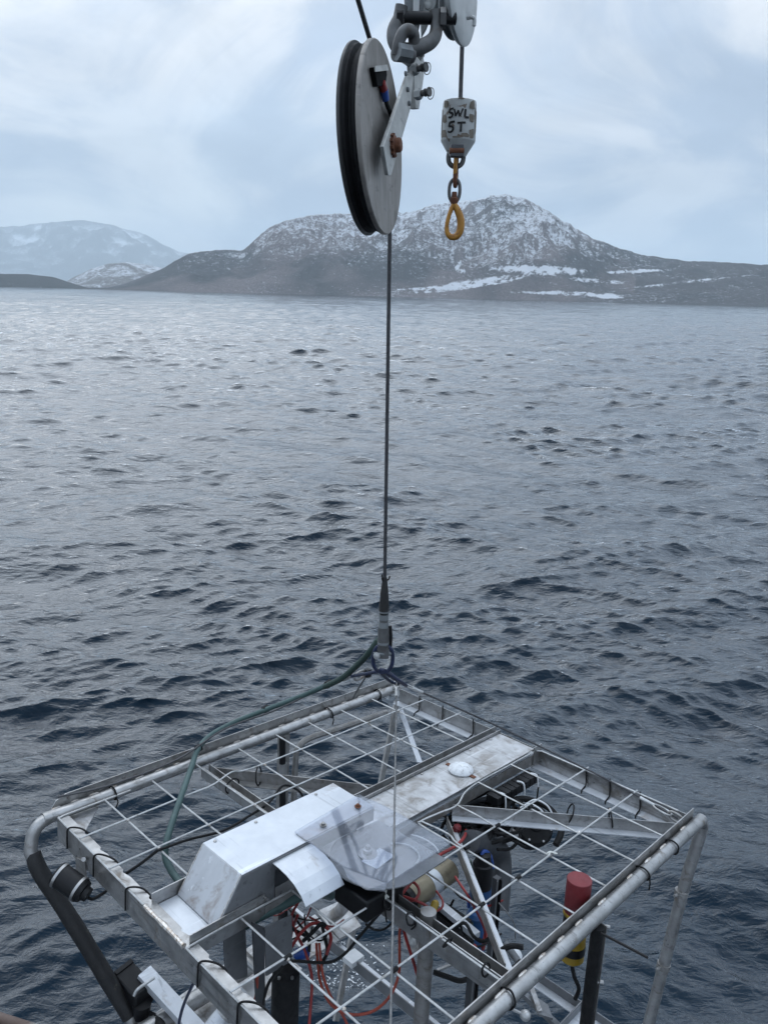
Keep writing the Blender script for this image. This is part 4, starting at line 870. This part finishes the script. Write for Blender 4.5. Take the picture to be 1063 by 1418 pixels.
tm = thing('terminal_strip', 'black ribbed cable carrier under the right end of the cover plate', 'cable carrier', q(1.65, .985, -.08))
for k in range(9):
    MB().box(q(1.50 + k * .036, .985, -.07), QU * .0155, QV * .03, QW * .018).build('carrier_link', 'black', tm)
for k in (0, 4, 7): MB().tube([q(1.52 + k * .036, .99, -.045), q(1.53 + k * .036, 1.02, -.05), q(1.53 + k * .036, 1.03, -.11)], .004, 6).build('white_tie', 'white', tm)
MB().bar(q(1.49, .985, -.092), q(1.82, .985, -.092), .05, .006).build('carrier_base', 'black', tm)
single(MB().tube([lp(745, 1090, w=-.1), lp(741, 1120, w=-.2), lp(736, 1150, w=-.35)], .004, 6), 'black_cable', 'rubber', 'thin black cable hanging past the round black housing', 'cable', lp(745, 1090, w=-.1))
single(MB().lathe(lp(632, 1148, w=-.1), q(.2, .3, .8), [(.008, -.03), (.017, -.025), (.018, .01), (.010, .02)], 12), 'red_plug', 'red_cap', 'small bright red plug among the black cables', 'plug', lp(632, 1148, w=-.1))
single(MB().tube([lp(650, 1165, w=-.1), lp(690, 1180, w=-.3), lp(688, 1260, w=-.5)], [.045, .05, .05], 14), 'grey_duct', 'darkgrey', 'thick dark grey duct going down below the cable tangle', 'duct', lp(650, 1165, w=-.1))
# beacon, black pole, whip
be = thing('signal_beacon', 'red capped beacon with yellow and black body inside the near right rail', 'beacon', lp(802, 1216, w=.07))
p_ = lp(802, 1217, w=.085)
MB().lathe(p_, -QW, [(.028, 0), (.0405, .0), (.042, .002), (.042, .12), (.041, .122)], 32).build('red_cap', 'red_cap', be)
MB().lathe(p_ - QW * .1221, -QW, [(.042, 0), (.0435, .003), (.0435, .011), (.042, .014)], 28).build('yellow_ring', 'yellow', be)
MB().lathe(p_ - QW * .1362, -QW, [(.040, 0), (.041, .06), (.039, .065)], 28).build('black_collar', 'black', be)
MB().lathe(p_ - QW * .2013, -QW, [(.038, 0), (.042, .004), (.042, .10), (.03, .112)], 28).build('yellow_body', 'yellow', be)
MB().lathe(p_ - QW * .245, -QW, [(.044, 0), (.044, .03)], 28).build('clamp_band', 'black', be)
MB().tube([p_ - QW * .31, p_ - QW * .36 + q(-.005, .02, 0), p_ - QW * .40 + q(.0, .04, 0), p_ - QW * .44 + q(-.01, .035, 0)], .007, 8).build('lead', 'rubber', be)
bpz = thing('black_pole', 'black upright pole standing below the near right rail next to the beacon', 'pole', q(1.06, 1.725, -.03))
pt_ = q(1.06, 1.728, -.02)
MB().cyl(pt_, q(1.075, 1.71, -1.0), .021, 16).build('pole_tube', 'rubber', bpz)
MB().bar(pt_ + q(.024, .0, 0), q(1.099, 1.71, -1.0), .004, .04, (0, 1, 0)).build('backing_strip', 'steel_dark', bpz)
for w_ in (-.03, -.24, -.55): MB().cyl(q(1.085, 1.73, w_), q(1.10, 1.75, w_), .007, 8).build('bolt', 'steel', bpz)
single(MB().cyl(q(1.04, 1.75, -.02), lp(896, 1326, w=.0), .0045, 8), 'whip_rod', 'black', 'thin black whip rod sticking out to the right past the rail', 'rod', q(1.04, 1.75, -.02))
bl = thing('ball_lamp', 'shiny little ball on a thin stalk below the near right rail', 'knob', lp(726, 1405, w=-.25))
c_ = lp(727, 1406, w=-.25)
MB().lathe(c_, q(.1, .3, 1), [(.001, -.018), (.009, -.0155), (.0155, -.009), (.018, 0), (.0155, .009), (.009, .0155), (.001, .018)], 18).build('ball', 'rod', bl)
MB().cyl(c_, lp(698, 1392, w=-.22), .005, 8).build('stalk', 'steel', bl)
fp = thing('coupled_pole', 'black upright pole with a silver coupling behind the far left mesh', 'pole', q(1.08, .03, -.03))
MB().cyl(q(1.08, .035, -.02), q(1.12, .035, -1.1), .016, 14).build('pole_tube', 'black', fp)
MB().cyl(q(1.088, .035, -.15), q(1.091, .035, -.235), .0195, 14).build('coupling', 'steel', fp)
MB().cyl(q(1.0905, .035, -.224), q(1.091, .035, -.238), .0225, 14).build('coupling_ring', 'rod', fp)

# ------------------------------------------------------------------ lifting gear: slings, links, cable end
AP = lp(530, 912, v=.84); apw = ML @ AP              # the point everything hangs from
def uv_line(a, b, k): return V3(a) + (V3(b) - V3(a)) * k
sl_tgt = [('left', q(.03, -.03, .03), 'thin dark sling wire running beside the green hose to the left corner'), ('right', q(1.83, LV - .04, .03), 'thin dark sling wire running to the right corner above the right rail'), ('near', q(.06, LV - .04, .04), 'steel sling wire dropping straight down past the mesh to the near corner'), ('far', q(1.86, .04, .02), 'short sling wire going down behind to the far corner')]
link_ends = {'left': lp(489, 936, w=.5), 'right': lp(560, 948, w=.53), 'near': lp(549, 946, w=.52), 'far': lp(552, 952, w=.42)}
ml = thing('master_link', 'blue oval master link joining the slings under the cable end', 'link', AP)
def oval(c, ax, side, L_, Wd, r, name, mat, par, seg=10):
    ax, side = V3(ax).normalized(), V3(side).normalized()
    pts = [V3(c) + ax * (L_ / 2 * math.copysign(abs(math.cos(a)) ** .8, math.cos(a))) + side * (Wd / 2 * math.sin(a)) for a in [2 * PI * k / 16 for k in range(16)]]
    return MB().tube(pts, r, seg, closed=True, n=3).build(name, mat, par)
sidew = MLi.to_3x3() @ right; upl = MLi.to_3x3() @ V3((0, 0, 1))
oval(AP, upl, sidew, .115, .074, .0075, 'ring', 'navy', ml)
bot_l = AP - upl * .05
for nm, tgt, lab in sl_tgt:
    e = link_ends[nm]
    g = thing('sling_wire', lab, 'sling', e, 'sling wires to the frame corners')
    if nm in ('left', 'right', 'near'):
        s0 = bot_l; L_ = (e - s0).length
        oval((s0 + e) / 2, e - s0, upl.cross(e - s0) if nm != 'near' else sidew, L_ + .02, .038, .0062, 'link', 'navy', g)
    if nm == 'right': wp = [lp(562, 949, w=.50), lp(700, 1011, w=.24), lp(845, 1082, w=.10), q(1.80, LV - .045, .035)]
    elif nm == 'left': wp = [e, lp(440, 956, w=.33), lp(380, 984, w=.22), lp(310, 1010, w=.12), lp(245, 1052, w=.075), lp(150, 1088, w=.062), q(.03, -.036, .05)]
    elif nm == 'near': wp = [e, lp(546.5, 1100, w=.37), lp(544, 1260, w=.21), lp(541, 1400, w=.10), lp(539, 1500, w=.04)]
    else: wp = [e, q(1.80, .08, .05)]
    MB().tube(wp, .0036 if nm == 'near' else .004, 7, n=6).build('wire', 'wire' if nm == 'near' else 'wire_dark', g)
    d0 = (wp[1] - wp[0]).normalized()
    MB().tube([wp[0] + d0 * .03, wp[0] + d0 * .085], .0075, 9, sm=False).build('ferrule', 'rod' if nm != 'far' else 'steel', g)
    oval(wp[0] + d0 * .012, d0, d0.cross(upl), .05, .026, .004, 'thimble', 'steel', g)
    if nm == 'right':
        pe = wp[-1]; dd = (wp[-2] - pe).normalized()
        MB().tube([pe + dd * .10, pe + dd * .16], .0075, 9, sm=False).build('ferrule', 'rod', g)
        oval(pe + dd * .065, dd, dd.cross(QW), .075, .034, .0045, 'thimble', 'steel', g)
        oval(pe + dd * .01, dd, QW, .06, .034, .005, 'shackle', 'steel_dark', g)
sh = thing('snap_shackle', 'small steel snap hook hung from the left sling over the far rail', 'snap hook', lp(498, 944, w=.42))
MB().tube([lp(508, 934, w=.48), lp(502, 944, w=.40), lp(494, 957, w=.30), lp(489, 966, w=.20)], .004, 7).build('lanyard', 'wire', sh)
oval(lp(498, 935, w=.50), lp(508, 931, w=.5) - lp(490, 939, w=.5), QW, .07, .034, .005, 'hook_ring', 'steel_dark', sh)
MB().box(lp(509, 932, w=.50), QU * .012, QV * .01, QW * .016).build('gate', 'black', sh)

# cable: from the upper left over the sheave, then straight down to the cable end
cw_lo = ML @ lp(532.5, 806, v=.84); cw_hi = V3((.0044, 2.608, CAMZ + .1731))
te = thing('cable_termination', 'grey metal cable socket with a black tapered boot above it', 'cable end', apw + V3((0, 0, .05)), lander=False)
upd = (cw_lo - apw).normalized(); Lt = (cw_lo - apw).length
def yy(y): return apw + upd * (Lt * (912 - y) / (912 - 806))
MB().tube([yy(800), yy(806), yy(820), yy(838), yy(845)], [.0085, .010, .015, .0185, .0195], 16).build('tapered_boot', 'tape', te)
for a in (0, 2.2, 4.1): MB().tube([yy(806), yy(803) + V3((math.cos(a), math.sin(a), .2)) * .014, yy(799) + V3((math.cos(a), math.sin(a), .2)) * .018], .003, 5).build('tie_tail', 'rubber', te)
MB().cyl(yy(845), yy(847.5), .0185, 18).build('collar', 'crane', te); MB().cyl(yy(847.5), yy(850), .0165, 18).build('collar', 'black', te)
MB().cyl(yy(850), yy(857), .018, 18).build('collar', 'crane', te); MB().cyl(yy(857), yy(860.5), .0165, 18).build('collar', 'shackle', te)
MB().cyl(yy(860.5), yy(868), .0185, 18).build('collar', 'crane', te)
MB().cyl(yy(868), yy(893), .0215, 20).build('socket_body', 'shackle', te); MB().cyl(yy(888), yy(891), .0225, 20).build('band', 'crane', te)
MB().box((yy(893) + yy(910)) / 2, upd * (yy(893) - yy(910)).length / 2, V3((.021, 0, 0)), V3((0, .014, 0))).build('fork', 'shackle', te)
MB().cyl(yy(904) + V3((-.036, -.014, 0)), yy(904) + V3((.03, .0, 0)), .009, 12).build('pin', 'crane', te)
MB().lathe(yy(904) + V3((-.022, -.022, 0)), (-.3, -1, 0), [(.013, 0), (.013, .009), (.006, .012)], 6).build('nut', 'rod', te)
MB().tube([yy(866) + V3((.024, 0, 0)), yy(880) + V3((.028, .0, 0)), yy(896) + V3((.027, 0, 0))], .006, 8).build('black_lead', 'rubber', te)

# ------------------------------------------------------------------ the big sheave
a0_ = V3((.974, -.225, 0)).normalized(); d0_ = V3((.225, .974, 0)).normalized()
tl = math.radians(3.2)
axs = (a0_ * math.cos(tl) + V3((0, 0, 1)) * math.sin(tl)); zp = (V3((0, 0, 1)) * math.cos(tl) - a0_ * math.sin(tl))
Cn = at(530.5, 195, 2.37); RF, RG, TH = .249, .229, .064
Cm = Cn - axs * TH / 2
shv = thing('sheave', 'large grey sheave wheel with a black groove carrying the cable', 'pulley', Cm, lander=False)
SEG = 72
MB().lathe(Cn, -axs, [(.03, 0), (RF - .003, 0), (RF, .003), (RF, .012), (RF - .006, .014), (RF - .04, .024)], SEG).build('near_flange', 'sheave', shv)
MB().lathe(Cn - axs * TH, axs, [(.03, 0), (RF - .003, 0), (RF, .003), (RF, .009), (RF - .006, .011), (RF - .04, .020)], SEG).build('far_flange', 'sheave_shade', shv)
MB().lathe(Cn - axs * .0285, -axs, [(RF - .007, -.0135), (RG + .012, -.004), (RG, .002), (RG, .008), (RG + .012, .015), (RF - .007, .0255)], SEG).build('groove', 'groove', shv)
def onface(x, y, off=.0):                             # pixel onto the wheel's near face, a little proud of it
    pl_ = Cn + axs * off; d = ray(x, y); return CAM + d * ((pl_ - CAM).dot(axs) / d.dot(axs))
chk = thing('sheave_hanger', 'pale hanger plate slanting from the shackle down across the sheave hub', 'hanger plate', onface(560, 110, .03), lander=False)
MB().prism([onface(525.5, 203, .024), onface(532.6, 243, .024), onface(536.8, 243, .024), onface(563.5, 152, .024), onface(569, 96, .024), onface(559, 107, .024)], axs * .010).build('side_plate', 'plate', chk, smooth=0, bevel=.0015)
MB().prism([onface(549, 82, .0), onface(556, 70, .0), onface(574, 70, .0), onface(580, 92, .0), onface(571, 152, .0), onface(566, 151, .0), onface(563, 92, .0)], axs * .022).build('head_plate', 'plate', chk, smooth=0, bevel=.0015)
hubp = onface(543, 201.5, .034)
hb = MB().lathe(hubp, axs, [(.026, 0), (.026, .008), (.019, .010), (.019, .022), (.016, .026)], 14).build('hub_nut', 'rust', chk)
for k in range(10):
    a = 2 * PI * k / 10; e1 = zp; e2 = d0_
    MB().box(hubp + (e1 * math.cos(a) + e2 * math.sin(a)) * .027 + axs * .004, axs * .004, (e1 * math.cos(a) + e2 * math.sin(a)) * .004, (e2 * math.cos(a) - e1 * math.sin(a)) * .004).build('lock_tab', 'rust', hb)
for (x, y) in ((571, 97), (576, 131)):
    p_ = onface(x, y, .03); dx = (axs * .85 - d0_ * .35).normalized()
    n_ = MB().lathe(p_, dx, [(.017, 0), (.017, .017), (.013, .020)], 6).build('nut', 'crane_light', chk)
    MB().lathe(p_ + dx * .02, dx, [(.009, 0), (.009, .012), (.012, .013), (.012, .017), (.008, .018), (.008, .026), (.014, .027), (.014, .031)], 12).build('bolt_end', 'shackle', n_)
    oval(p_ + dx * .055 - V3((0, 0, .006)), V3((0, 0, 1)), dx, .032, .022, .0014, 'split_pin', 'shackle', n_, 5)
for (x, y) in ((560, 102), (563, 124), (565, 143)):
    MB().lathe(onface(x, y, .034), axs, [(.007, 0), (.007, .006), (.004, .008)], 6).build('bolt_head', 'crane', chk)
sn = thing('sheave_sensor', 'black sensor block with a blue and red plug on the face of the sheave', 'sensor', onface(527, 100, .0), lander=False)
MB().prism([onface(518, 93, .014), onface(534.5, 91, .014), onface(536, 104, .014), onface(534, 118, .014), onface(523, 120, .014)], axs * -.014).build('sensor_block', 'matte_black', sn, smooth=0, bevel=.003)
MB().prism([onface(518, 91.5, .0145), onface(534.5, 89.5, .0145), onface(536.5, 97.5, .0145), onface(518.5, 99.5, .0145)], axs * .003).build('sensor_cap', 'plate', sn, smooth=0)
sp0 = onface(530, 116, .022)
MB().tube([onface(528.5, 114, .010), onface(531.5, 126, .011)], .0105, 12, sm=False).build('dark_red_sleeve', 'red', sn)
MB().tube([onface(531.5, 125, .011), onface(534, 139, .012)], [.012, .012, .010], 12, sm=False).build('blue_plug', 'blue', sn)
MB().tube([onface(533.8, 138, .012), onface(536, 146, .014), onface(539, 153, .014), onface(541.5, 159, .010)], [.0065, .006, .006, .008], 8).build('lead', 'rubber', sn)
# the load cable itself
mb = MB(); rc_ = RG + .0065
Ein = math.radians(27); path = []
cdir = -d0_ * math.cos(Ein) + zp * math.sin(Ein); nrm = d0_ * math.sin(Ein) + zp * math.cos(Ein)
T0 = Cm + nrm * rc_
path = [T0 + cdir * 2.2, T0 + cdir * .8, T0 + cdir * .2]
ang0 = math.atan2(nrm.dot(zp), nrm.dot(d0_))
for k in range(0, 15):
    a = ang0 * (1 - k / 14.0); path.append(Cm + (d0_ * math.cos(a) + zp * math.sin(a)) * rc_)
low = yy(802)
p_end = path[-1]
path += [p_end + (low - p_end) * k for k in (.1, .3, .6, 1.0)]
o = single(mb.tube(path, .0068, 8, n=3), 'load_cable', 'wire_dark', 'dark steel cable running over the sheave and straight down to the frame', 'cable', Cm + d0_ * rc_, lander=False)

# ------------------------------------------------------------------ crane head, shackles, hook block
YH = 2.62
bsh = thing('bow_shackle', 'heavy dark grey bow shackle hooked through the crane head above the sheave', 'shackle', at(575, 55, YH), lander=False)
MB().tube([at(556, 8, YH - .02), at(552, 26, YH - .02), at(545, 42, YH - .03), at(547, 60, YH - .04), at(561, 70, YH - .05), at(580, 66, YH - .04), at(598, 56, YH - .02), at(604, 40, YH), at(603, 14, YH)], [.019, .019, .02, .021, .022, .022, .021, .019, .019], 14, n=6).build('bow', 'shackle', bsh)
MB().cyl(at(549, 24, YH - .02), at(630, 26, YH + .02), .0175, 16).build('pin', 'black', bsh)
MB().cyl(at(549, 25, YH - .02), at(558, 25, YH - .02), .026, 6).build('pin_head', 'black', bsh)
MB().cyl(at(609, 26, YH), at(617, 26, YH), .030, 6).build('pin_nut', 'shackle', bsh)
lsh = thing('lower_shackle', 'second grey shackle linking the bow shackle to the hanger plate', 'shackle', at(560, 70, YH - .05), lander=False)
MB().tube([at(549, 76, YH - .08), at(551, 62, YH - .085), at(557, 47, YH - .085), at(565, 42, YH - .08), at(572, 48, YH - .06), at(573, 62, YH - .05), at(571, 76, YH - .04)], [.016, .017, .018, .0185, .018, .017, .016], 12, n=6).build('bow', 'shackle', lsh)
MB().tube([at(547, 74, YH - .09), at(570, 77, YH - .05)], .0215, 14, sm=False).build('pin', 'shackle', lsh)
MB().cyl(at(549, 71, YH - .095), at(566, 74.5, YH - .07), .025, 8).build('pin_head', 'crane', lsh)
MB().prism([at(575, 72, YH - .02), at(588, 66, YH - .02), at(588, 74, YH - .02), at(583, 81, YH - .02)], V3((.0, .03, 0))).build('latch_tab', 'plate', lsh, smooth=0)
ch = thing('crane_head', 'grey steel crane tip with cheek plates and a small rope sheave', 'crane head', at(600, -10, YH + .1), lander=False)
def plate_px(pts, Y, th, name, mat, bv=.003):
    return MB().prism([at(x, y, Y) for x, y in pts], V3((.0, th, 0))).build(name, mat, ch, smooth=0, bevel=bv)
plate_px([(557, -40), (590, -40), (586, 10), (580, 38), (573, 52), (565, 42), (561, 18)], YH + .03, .03, 'cheek_plate', 'crane')
plate_px([(572, -40), (583, -40), (580, 20), (577, 54), (573, 54), (572, 20)], YH + .0, .012, 'cheek_edge', 'crane_light')
plate_px([(588, -40), (606, -40), (604, 6), (598, 20), (590, 40), (583, 52), (582, 30)], YH + .10, .02, 'web_plate', 'crane_light')
plate_px([(583, -40), (640, -40), (640, 2), (618, 10), (596, 4)], YH + .14, .08, 'head_casting', 'crane')
for k, (x, y) in enumerate(((592, 8), (593, 1))): MB().lathe(at(x, y, YH + .05), (0, -1, 0), [(.012, 0), (.012, .01), (.006, .013)], 8).build('bolt_head', 'crane_light', ch)
MB().prism([at(626, -8, YH + .05), at(636, -8, YH + .05), at(628, 14, YH + .05), at(619, 22, YH + .05)], V3((0, .02, 0))).build('strut_plate', 'crane_light', ch, smooth=0)
rs_ax = V3((.86, -.5, .05)).normalized()
sc_ = at(627, 16, YH + .12)
MB().lathe(sc_, rs_ax, [(.05, -.014), (.075, -.014), (.078, -.008), (.066, 0), (.078, .008), (.075, .014), (.05, .014)], 34).build('rope_sheave', 'crane', ch)
rs2 = V3((.93, -.36, .02)).normalized(); s2 = at(643, -18, YH + .10)
MB().lathe(s2, rs2, [(.10, -.02), (.152, -.02), (.158, -.012), (.158, -.004), (.15, .0), (.12, .004), (.03, .006)], 44).build('rope_sheave', 'crane_light', ch)
MB().tube([at(647, 25, YH + .07), at(654, 24, YH + .05), at(656.5, 28, YH + .05), at(656, 36, YH + .05)], .006, 8).build('keeper_hook', 'crane_light', ch)
YB = 2.95
kb = at(635, 170, YB); pxm = (at(636, 170, YB) - at(635, 170, YB)).length
hkr = at(640, 30, YB); 
hblk = thing('hook_block', 'white chipped headache ball marked SWL 5T hanging on a thin wire', 'hook block', kb, lander=False)
dz = (at(632.5, 218, YB) - at(637.5, 140, YB)); dax = V3((0, 0, -1)); top = at(636.5, 140, YB)
hpx = .98 * (at(636, 140, YB) - at(635, 215, YB)).length / 75
MB().lathe(top, dax, [(.006, -1 * hpx), (20 * pxm, 0), (22.3 * pxm, 1.0 * hpx), (23 * pxm, 4 * hpx), (24.0 * pxm, 56 * hpx), (23.4 * pxm, 58 * hpx), (11.5 * pxm, 79 * hpx), (6 * pxm, 79.5 * hpx)], 36).build('block_body', 'block_paint', hblk, smooth=30)
def oncyl(ax_px, h_px, off=.0008):                     # point on the barrel, ax_px along the arc from its camera side
    r_ = 23.3 * pxm + off + (.7 * pxm) * h_px / 56; th = ax_px * pxm / (23.3 * pxm)
    base_dir = V3((-top.x, -top.y, 0)).normalized(); sdv = V3((base_dir.y * -1, base_dir.x, 0))
    return top + dax * (h_px * hpx) + (base_dir * math.cos(th) + sdv * math.sin(th)) * r_
def patch_(cx, cy, w_, h_, seedp):
    rp_ = random.Random(seedp); b = MB(); n_ = 9
    pts = []
    for k in range(n_):
        a = 2 * PI * k / n_; sx = math.copysign(abs(math.cos(a)) ** .6, math.cos(a)); sy = math.copysign(abs(math.sin(a)) ** .6, math.sin(a)); j = rp_.uniform(.7, 1.15)
        pts.append((cx + sx * w_ / 2 * j, cy + sy * h_ / 2 * j))
    vs = [oncyl(cx, cy, .0012)] + [oncyl(x, y, .0008) for x, y in pts]
    b.add(vs, [(0, k + 1, (k + 1) % n_ + 1) for k in range(n_)]); b.build('bare_patch', 'chip', hblk)
for k, (x, y, w_, h_) in enumerate(((-21, 8, 10, 11), (-23, 28, 11, 12), (-24, 49, 12, 13), (19, 9, 12, 13), (19, 28, 12, 12), (20, 48, 9, 14), (9, 52, 12, 6), (2, 1.8, 10, 2.5), (-3, 55, 12, 2.5), (30, 30, 9, 40), (-34, 30, 8, 44))): patch_(x, y, w_, h_, k)
def stroke(pts, wd=3.2):                               # a brush stroke on the barrel
    b = MB(); P = smooth_path([(x, y, 0) for x, y in pts], 4) if len(pts) > 2 else [V3((*pts[0], 0)), V3(((pts[0][0] + pts[1][0]) / 2, (pts[0][1] + pts[1][1]) / 2, 0)), V3((*pts[1], 0))]
    vs = []
    for i, p in enumerate(P):
        t = (P[min(i + 1, len(P) - 1)] - P[max(i - 1, 0)]).normalized(); n_ = V3((-t.y, t.x, 0)) * wd / 2 * random.uniform(.85, 1.1)
        vs += [oncyl(p.x + n_.x, p.y + n_.y, .0013), oncyl(p.x - n_.x, p.y - n_.y, .0013)]
    return b.add(vs, [(2 * i, 2 * i + 1, 2 * i + 3, 2 * i + 2) for i in range(len(P) - 1)])
letters = [[[(-8, 15.5), (-12.5, 16), (-14, 19.5), (-12, 21.2), (-9.3, 22.5), (-9.5, 26), (-13, 27.6), (-15, 26)]],
           [[(-7, 16), (-4.6, 26.5)], [(-4.6, 26.5), (-1.6, 18)], [(-1.6, 18), (.8, 26.8)], [(.8, 26.8), (4.6, 15.6)]],
           [[(8.2, 16), (7.6, 27.2)], [(7.6, 27.2), (13.2, 27.4)]],
           [[(-5.5, 33.6), (-12.5, 34.4)], [(-12.5, 34.2), (-13.4, 40.6)], [(-13.4, 40.4), (-10.3, 39.9), (-7.4, 42.4), (-8.4, 46.6), (-12.0, 48.2), (-15.2, 46.4)]],
           [[(-2, 35.6), (9, 34.8)], [(3.2, 35.4), (2.8, 48)]]]
for gi_, gl_ in enumerate(letters):
    b = MB()
    for st in gl_:
        s_ = stroke(st, 2.3 if gi_ == 1 else 3.0); b.add(s_.v, s_.f)
    b.build('painted_letter', 'ink', hblk, smooth=0)
MB().box(at(632.5, 209, YB - .075), V3((9 * pxm, 0, 0)), V3((0, .012, 0)), V3((0, 0, 9 * hpx))).build('recess_shade', 'darkgrey', hblk, bevel=.003)  # solid dark box painting the shade of the fork's slot
MB().cyl(at(622, 209, YB - .08), at(642, 209, YB - .08), 4.2 * pxm, 12).build('fork_pin', 'rust', hblk)
hw = single(MB().tube([at(643.5, -30, YB), at(640.3, 40, YB), at(637, 143, YB)], .0075, 8, sm=False), 'hook_wire', 'wire_dark', 'thin dark wire rope from the crane head down to the white block', 'wire rope', at(640.3, 40, YB), lander=False)
hk = thing('lifting_hook', 'worn yellow lifting hook on a short rusty chain below the white block', 'hook', at(630, 222, YB), lander=False)
def ovalw(cx, cy, L_, Wd, r, name, mat, face=True, tilt=0):
    s_ = V3((1, 0, 0)) if face else V3((.25, .97, 0))
    return oval(at(cx, cy, YB), V3((tilt, 0, 1)), s_, L_ * pxm, Wd * pxm, r * pxm, name, mat, hk)
ovalw(631, 218, 24, 21, 3.4, 'eye_ring', 'shackle')
ovalw(631, 231, 30, 11, 2.8, 'chain_link', 'hook_yellow', False)
ovalw(630.5, 245, 24, 9, 3.0, 'chain_link', 'rust', False)
ovalw(629, 264, 30, 15, 2.5, 'swivel_link', 'shackle')
MB().lathe(at(628.8, 270, YB), (0, 0, -1), [(3.5 * pxm, -4 * pxm), (4 * pxm, 0), (4 * pxm, 3 * pxm), (6 * pxm, 4.5 * pxm), (6 * pxm, 9 * pxm), (3.6 * pxm, 13 * pxm), (3.6 * pxm, 18 * pxm)], 14).build('swivel', 'rust', hk)
MB().tube([at(x, y, YB) for x, y in ((628.5, 283), (634, 293), (637.6, 305), (637, 318), (632, 327), (624, 328), (619, 322), (618.2, 311))], [4.2 * pxm, 5.2 * pxm, 5.6 * pxm, 5.4 * pxm, 5.0 * pxm, 4.4 * pxm, 3.6 * pxm, 2.8 * pxm], 12, n=6).build('hook_body', 'hook_yellow', hk)
MB().tube([at(x, y, YB - .004) for x, y in ((618.3, 312), (621, 300), (625, 289), (628, 284))], [3.0 * pxm, 3.0 * pxm, 3.2 * pxm, 4.0 * pxm], 10, n=6).build('hook_latch', 'hook_yellow', hk)

# ------------------------------------------------------------------ the ship's own rail, bottom left
ra, rb = CAM + ray(-2, 1404) * .92, CAM + ray(56, 1421) * .86
dr_ = (rb - ra).normalized(); sid = V3((-dr_.y, dr_.x, 0)).normalized()
if sid.y > 0: sid = -sid
sr = thing('ship_rail', "flaking brown painted edge of the ship's rail in the bottom left corner", 'ship rail', ra, lander=False)
MB().tube([ra - dr_ * 1.2 - V3((0, 0, .007)), ra - V3((0, 0, .006)), rb - V3((0, 0, .008)), rb + dr_ * .6 - V3((0, 0, .007))], .006, 12, sm=False).build('rail_edge', 'rail', sr)
b = MB(); c_ = (ra + rb) / 2 + sid * .08 - dr_ * .3 - V3((0, 0, .05))
b.box(c_, dr_ * .9, sid * .075, V3((0, 0, .036))).build('rail_cap', 'rail', sr, bevel=.006)

# ------------------------------------------------------------------ drips, foam and painted sparkle as pale flecks on the water below the frame
b = MB()
for k in range(230):
    cx, cy = random.choice(((455, 1360), (490, 1345), (430, 1395), (480, 1320)))
    p = CAM + ray(cx + random.gauss(0, 22), cy + random.gauss(0, 20)) * 1; d = p - CAM
    p = CAM + d * ((.07 - CAMZ) / d.z); s_ = random.uniform(.002, .005); l_ = s_ * random.uniform(1, 3); a = random.uniform(0, PI)
    ex, ey = V3((math.cos(a), math.sin(a), 0)) * l_, V3((-math.sin(a), math.cos(a), 0)) * s_
    b.add([p - ex - ey, p + ex - ey * .6, p + ex * .8 + ey, p - ex * .9 + ey * .8, p + V3((0, 0, s_ * .8))], [(0, 1, 4), (1, 2, 4), (2, 3, 4), (3, 0, 4), (3, 2, 1, 0)])
o = b.build('sparkle_foam_flecks', 'speckle', smooth=0); tag(o, kind='stuff')
for o in TEMP:
    if '_b' in o: del o['_b']
